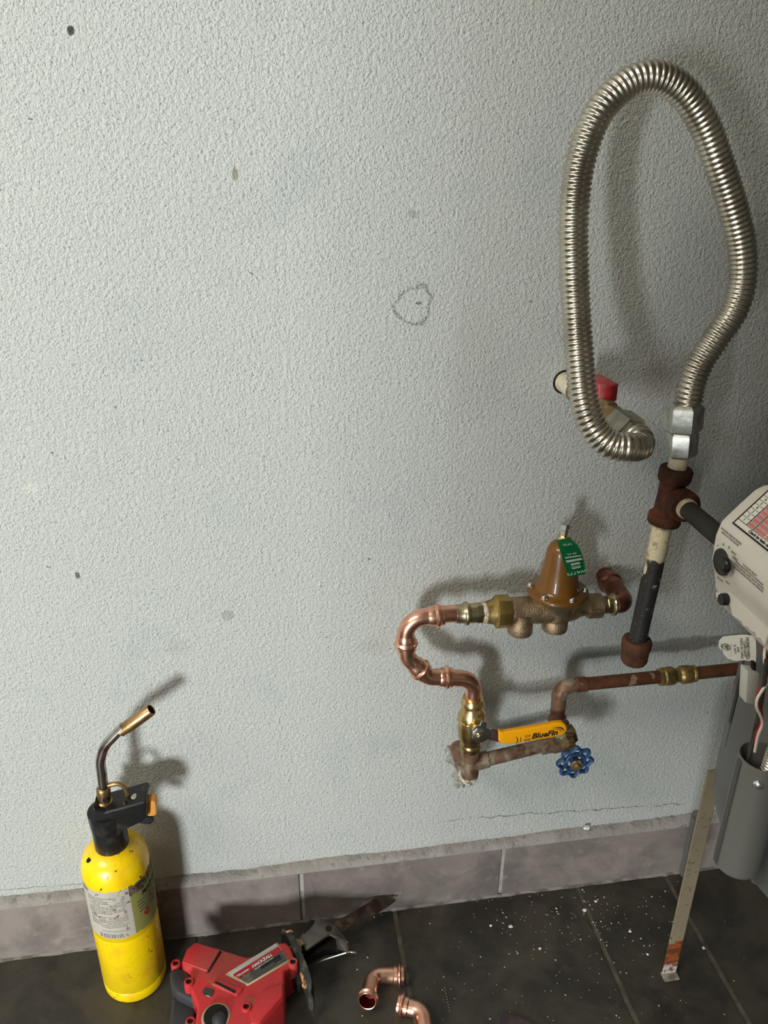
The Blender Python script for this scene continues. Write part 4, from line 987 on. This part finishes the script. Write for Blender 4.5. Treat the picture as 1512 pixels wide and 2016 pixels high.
q = Y(246, 1582, TY - .009); fin('head_screw', sphere(Vector((q.x, q.y, q.z + .001)), .0035), 'black_plastic', torch)

# ================================================================ RECIPROCATING SAW
SZ = .066
saw = thing('reciprocating_saw', 'small red cordless saw lying on its side on the floor by the baseboard', 'saw', Z(480, 1930, 0))
def zt(u, v, z=SZ): return Z(u, v, z)
def zpoly(pts, z, h, bev, name, mat, parent=saw, seg=3):
    return fin(name, slab([zt(u, v, z) for u, v in pts], Vector((0, 0, -h)), bev, seg), mat, parent, 45)
hous = [(356, 1896), (366, 1868), (384, 1853), (432, 1866), (486, 1883), (500, 1880), (548, 1855), (562, 1853), (572, 1862), (584, 1893), (560, 1910), (560, 1962), (514, 2016), (490, 2045), (395, 2060), (383, 2016), (388, 1980), (374, 1950), (376, 1906)]
body = zpoly(hous, SZ, .055, .006, 'housing', 'tool_red')
body['label'] = 'scuffed red plastic housing'
zpoly([(358, 1894), (368, 1868), (384, 1855), (434, 1869), (408, 1912)], SZ + .0022, .006, .0014, 'battery_door', 'tool_red', body)
zpoly([(433, 1872), (437, 1873), (411, 1915), (404, 1912)], SZ + .0008, .003, .0003, 'slot', 'hole_dark', body, 1)
zpoly([(416, 1936), (430, 1925), (480, 1945), (466, 1960)], SZ + .0030, .006, .0015, 'raised_rib', 'tool_red', body)
zpoly([(421, 1933), (427, 1932), (464, 1950), (462, 1955)], SZ + .0042, .003, .0002, 'slot', 'hole_dark', body, 1)
zpoly([(398, 1950), (404, 1943), (420, 1947), (422, 1953), (416, 1963), (400, 1958)], SZ + .0008, .003, .0006, 'window', 'tool_steel', body, 1)
zpoly([(492, 1990), (516, 1952), (556, 1935), (557, 1960), (512, 2012), (494, 2016)], SZ + .002, .01, .0015, 'side_panel', 'tool_red', body)
# label plate in layers
lb = zpoly([(443, 1918), (546, 1855), (570, 1892), (488, 1940)], SZ + .0010, .004, .0004, 'label_plate', 'gold_line', body, 1)
zpoly([(449, 1914), (543, 1857), (549, 1865), (458, 1922)], SZ + .0015, .004, .0001, 'label_plate', 'tool_label_silver', body, 1)
zpoly([(458, 1919), (548, 1863), (555, 1872), (470, 1927)], SZ + .0018, .004, .0001, 'label_plate', 'tool_label_red', body, 1)
zpoly([(470, 1925), (556, 1871), (566, 1889), (488, 1936)], SZ + .0018, .004, .0001, 'label_plate', 'tool_label_black', body, 1)
lz = SZ + .0022; lxx = (zt(548, 1866, lz) - zt(462, 1920, lz)).normalized(); lyy = up.cross(lxx)
lyy = lyy if lyy.y > 0 else -lyy
bm = text_bm('HACKZALL', .0056, frame_fn(zt(516, 1891, lz), lxx, lyy, up), .0002, .0002, .2)
merge(bm, text_bm('RECIPROCATING SAW', .0026, frame_fn(zt(520, 1897, lz), lxx, lyy, up), .0002))
merge(bm, text_bm('Milwaukee', .0040, frame_fn(zt(477, 1915, lz), lxx, lyy, up), .0002, .0001, .3))
fin('lettering', bm, 'print_white', body, 0)
bm = bmesh.new()
zpl = lambda pts, z, h: slab([zt(u, v, z) for u, v in pts], Vector((0, 0, -h)))
merge(bm, zpl([(512, 1903), (550, 1879), (552, 1883), (515, 1907)], SZ + .0024, .001)); merge(bm, zpl([(540, 1893), (553, 1885), (554, 1887), (541, 1896)], SZ + .0024, .001))
fin('dark_stripe', bm, 'hole_dark', body, 0)
# screw bosses
for i, (u, v) in enumerate(((346, 1898), (372, 1934), (485, 1983), (577, 1895), (375, 2012))):
    q = zt(u, v, SZ - (.012 if i in (0, 4) else -.001))
    bm = tube([q - up * .02, q + up * .003], [(0, .006), (.02, .0062), (.0218, .0055), (.0222, .0042), (.0222, .0036), (.012, .0034)], 20)
    b_ = fin('screw_boss', bm, 'tool_red', body)
    fin('screw_hole', tube([q - up * .003, q], [(0, .003), (0, .0036), (.0028, .0036), (.0028, .001)], 16), 'hole_dark', body)
# round opening with the grip seen inside
q = zt(425, 2002)
o = fin('trigger_ring', tube([q - up * .004, q + up * .004], [(0, .017), (.0045, .0165), (.0052, .015), (.0050, .0138), (.0045, .0135)], 40), 'gold_line', body)
fin('trigger_well', tube([q - up * .003, q + up * .004], [(0, .013), (.0058, .0138), (.0060, .001)], 40), 'hole_dark', body)
bm = sphere(q + Vector((.004, -.005, -.002)), .010, (1, 1.1, .9)); fin('trigger', bm, 'tool_grip', body)
zpoly([(333, 1912), (345, 1903), (372, 1908), (382, 1950), (386, 1975), (372, 1968), (345, 1955), (336, 1940)], SZ - .012, .035, .006, 'grip', 'tool_grip')
# battery below, black
zpoly([(340, 1958), (384, 1978), (384, 2040), (330, 2040)], SZ - .025, .030, .004, 'battery', 'tool_grip')
# front boot: dark curved flange standing across the nose
fl_ = spline([zt(556, 1828, .060), zt(574, 1838, .066), zt(590, 1868, .068), zt(604, 1900, .066), zt(613, 1930, .06), zt(612, 1955, .052)], 6)
bm = bmesh.new(); rows = []
for i, c_ in enumerate(fl_):
    f = i / (len(fl_) - 1); t = (fl_[min(i + 1, len(fl_) - 1)] - fl_[max(i - 1, 0)]).normalized(); nn = Vector((-t.y, t.x, 0)).normalized(); nn = nn if nn.x < 0 else -nn
    wd = .003 + .006 * math.sin(PI * f) ** .6
    rows.append([bm.verts.new(q) for q in (c_, c_ + nn * wd * .8 + up * -.002, c_ + nn * wd - up * .03, c_ - nn * .002 - up * .045, c_ - nn * .003 - up * .01)])
for a, b in zip(rows, rows[1:]):
    for k in range(5): bm.faces.new((a[k], a[(k + 1) % 5], b[(k + 1) % 5], b[k]))
bm.faces.new(rows[0]); bm.faces.new(rows[-1][::-1])
fin('front_boot', bm, 'tool_black', saw, 40)
zpoly([(556, 1832), (580, 1846), (598, 1890), (590, 1925), (572, 1915), (560, 1880)], .050, .035, .006, 'gear_housing', 'tool_black')
for i, (u, v, z, r, sx, sy, mt) in enumerate(((583, 1868, .058, 14, .7, 1.1, 'dust_tan'), (588, 1858, .056, 9, 1, 1, 'dust_tan'), (599, 1918, .054, 13, .55, 1.6, 'dust_orange'), (602, 1938, .050, 9, .8, .9, 'dust_orange'), (575, 1922, .045, 7, 1.4, .6, 'dust_tan'), (592, 1884, .058, 8, .6, 1.2, 'dust_orange'), (570, 1834, .0635, 5, 1.4, .6, 'dust_orange'))):
    q = zt(u, v, z); fin('dirt_clump', lump(q, px(q, r), (sx, sy, .5), .5, 1.5, 3, i), mt, saw, 60)
# metal shoe
shoe = zpoly([(588, 1848), (600, 1830), (612, 1803), (622, 1801), (640, 1810), (660, 1822), (672, 1834), (684, 1852), (684, 1876), (680, 1872), (668, 1862), (664, 1848), (650, 1840), (640, 1845), (602, 1872)], .050, .0035, .0008, 'shoe', 'tool_steel', seg=1)
zpoly([(597, 1838), (603, 1822), (612, 1810), (620, 1812), (616, 1820)], .0507, .001, .0001, 'shoe_opening', 'hole_dark', shoe, 1)
q = zt(647, 1828, .0505); fin('shoe_hole', tube([q, q + up * .0004], [(0, .003), (0, .0042), (.0004, .0042), (.0004, .001)], 20), 'hole_dark', shoe)
fin('shoe_flange', slab([zt(658, 1838, .050), zt(684, 1856, .050), zt(684, 1876, .036), zt(664, 1868, .036)], Vector((.002, .001, 0)), .0003, 1), 'tool_steel', saw)
bm = tube(spline([zt(622, 1895, .02), zt(636, 1880, .022), zt(652, 1872, .026), zt(668, 1871, .028), zt(682, 1873, .03)], 6), [(0, .0012), (.05, .0012), (.06, .0012)], 8)
fin('shoe_wire', bm, 'chrome', saw)
zpoly([(588, 1850), (604, 1846), (646, 1838), (662, 1850), (672, 1865), (640, 1868), (600, 1890)], .036, .015, .003, 'blade_clamp', 'hole_dark')
# blade: thin plate standing tilted, teeth on the end
def Bp(u, v, f): # f along blade 0..1 -> height
    return zt(u, v, .040 - .010 * f)
bl = [(640, 1826), (675, 1806), (720, 1780), (740, 1766), (762, 1761), (779, 1759), (769, 1764), (775, 1768), (780, 1772), (772, 1779), (764, 1785), (752, 1792), (744, 1798), (735, 1801), (700, 1815), (678, 1833), (660, 1840)]
fin('blade', slab([Bp(u, v, (u - 640) / 140) for u, v in bl], Vector((0, .0006, -.0014)), 0), 'blade', saw, 0)

# ================================================================ COPPER ELBOWS ON THE FLOOR
r_ = .0098
el = thing('copper_elbow_fitting', 'loose copper elbow on the floor, open mouth facing the room', 'fitting', Z(745, 1945, 0))
zc = r_ * 1.40
o = press_elbow('elbow', [Z(723, 1972, .026), Z(733, 1921, .0135), Z(795, 1920, zc)], .014, el, r_, ls=.013, hollow=True)
el2 = thing('copper_elbow_fitting', 'loose copper elbow cut by the bottom edge, right of the open-mouthed one', 'fitting', Z(815, 2005, 0))
press_elbow('elbow', [Z(783, 1977, zc), Z(832, 1990, zc), Z(840, 2060, zc)], .016, el2, r_, ls=.013, hollow=True)

# ================================================================ FLOOR DEBRIS
def flake(u, v, rpx, seed):
    q = Z(u, v, .0); r = px(q, rpx)
    return lump(q + up * (r * .35), r, (1.1, .9, .4), .6, 1, 1, seed)
FL = [(1006, 1825, 4.5, 'pale plaster flake, the largest of those left of the long floor joint'), (966, 1823, 3.5, 'pale plaster flake just left of the largest flake'), (1151, 1793, 5, 'pale plaster flake touching the top of the long floor joint'), (1173, 1775, 3.5, 'small pale plaster flake near the baseboard above the joint flake'),
      (1226, 1732, 3, 'pale plaster flake lying against the baseboard foot'), (1240, 1834, 3, 'pale plaster flake right of the long floor joint'), (1385, 1867, 3.2, 'pale plaster flake beside the joint right of the beige leg'), (1063, 1868, 3, 'lone pale plaster flake in the middle of the dark tile'), (1275, 1879, 2.6, 'small plaster flake left of the beige leg foot')]
for i, (u, v, r, l) in enumerate(FL):
    tag(fin('plaster_flake', flake(u, v, r, i), 'plaster', None, 0), l, 'flake', 'pale plaster flakes on the dark floor')
q = Y(1154, 1628, -.006); tag(fin('plaster_flake', lump(Vector((q.x, -.0078, .1085)), px(q, 5), (1.3, .8, .7), .5, 1, 2, 3), 'plaster', None, 0), 'white plaster flake resting on the mortar ledge', 'flake', 'pale plaster flakes on the dark floor')
bm = bmesh.new(); rnd = random.Random(11)
for i in range(230):
    k = rnd.random()
    if k < .55: u, v = rnd.gauss(1130, 90), rnd.gauss(1815, 48)
    elif k < .8: u, v = rnd.uniform(850, 1300), rnd.uniform(1760, 2010)
    else: u, v = rnd.uniform(640, 1480), rnd.uniform(1780, 2016)
    q = Z(u, v, 0)
    if q.y > -.015: continue
    r = px(q, rnd.choice((.7, .8, .9, 1.0, 1.3, 1.7)))
    lump(q + up * r * .3, r, (1, 1, .5), .4, 1, 1, i, bm)
for k in range(9):
    f = k / 8; q = Z(875 + 10 * (1 - f) ** 1, 1990 - 45 * f, 0); lump(q + up * .0003, px(q, 1.1), (1, 1, .5), .3, 1, 1, k, bm)
tag(fin('floor_dust', bm, 'dust_chip', None, 0), 'fine pale plaster crumbs scattered over the dark floor tiles', 'debris', None, 'stuff')
q = [(988, 1993), (1006, 1998), (1030, 2006), (1056, 2017), (1070, 2045), (985, 2045), (983, 2014), (986, 2008), (984, 2002)]
tag(fin('paper_scrap', slab([Z(u, v, .0015) for u, v in q], Vector((0, 0, -.0013))), 'sand_paper', None, 0), 'torn purple-brown abrasive paper at the bottom edge of the floor', 'paper')
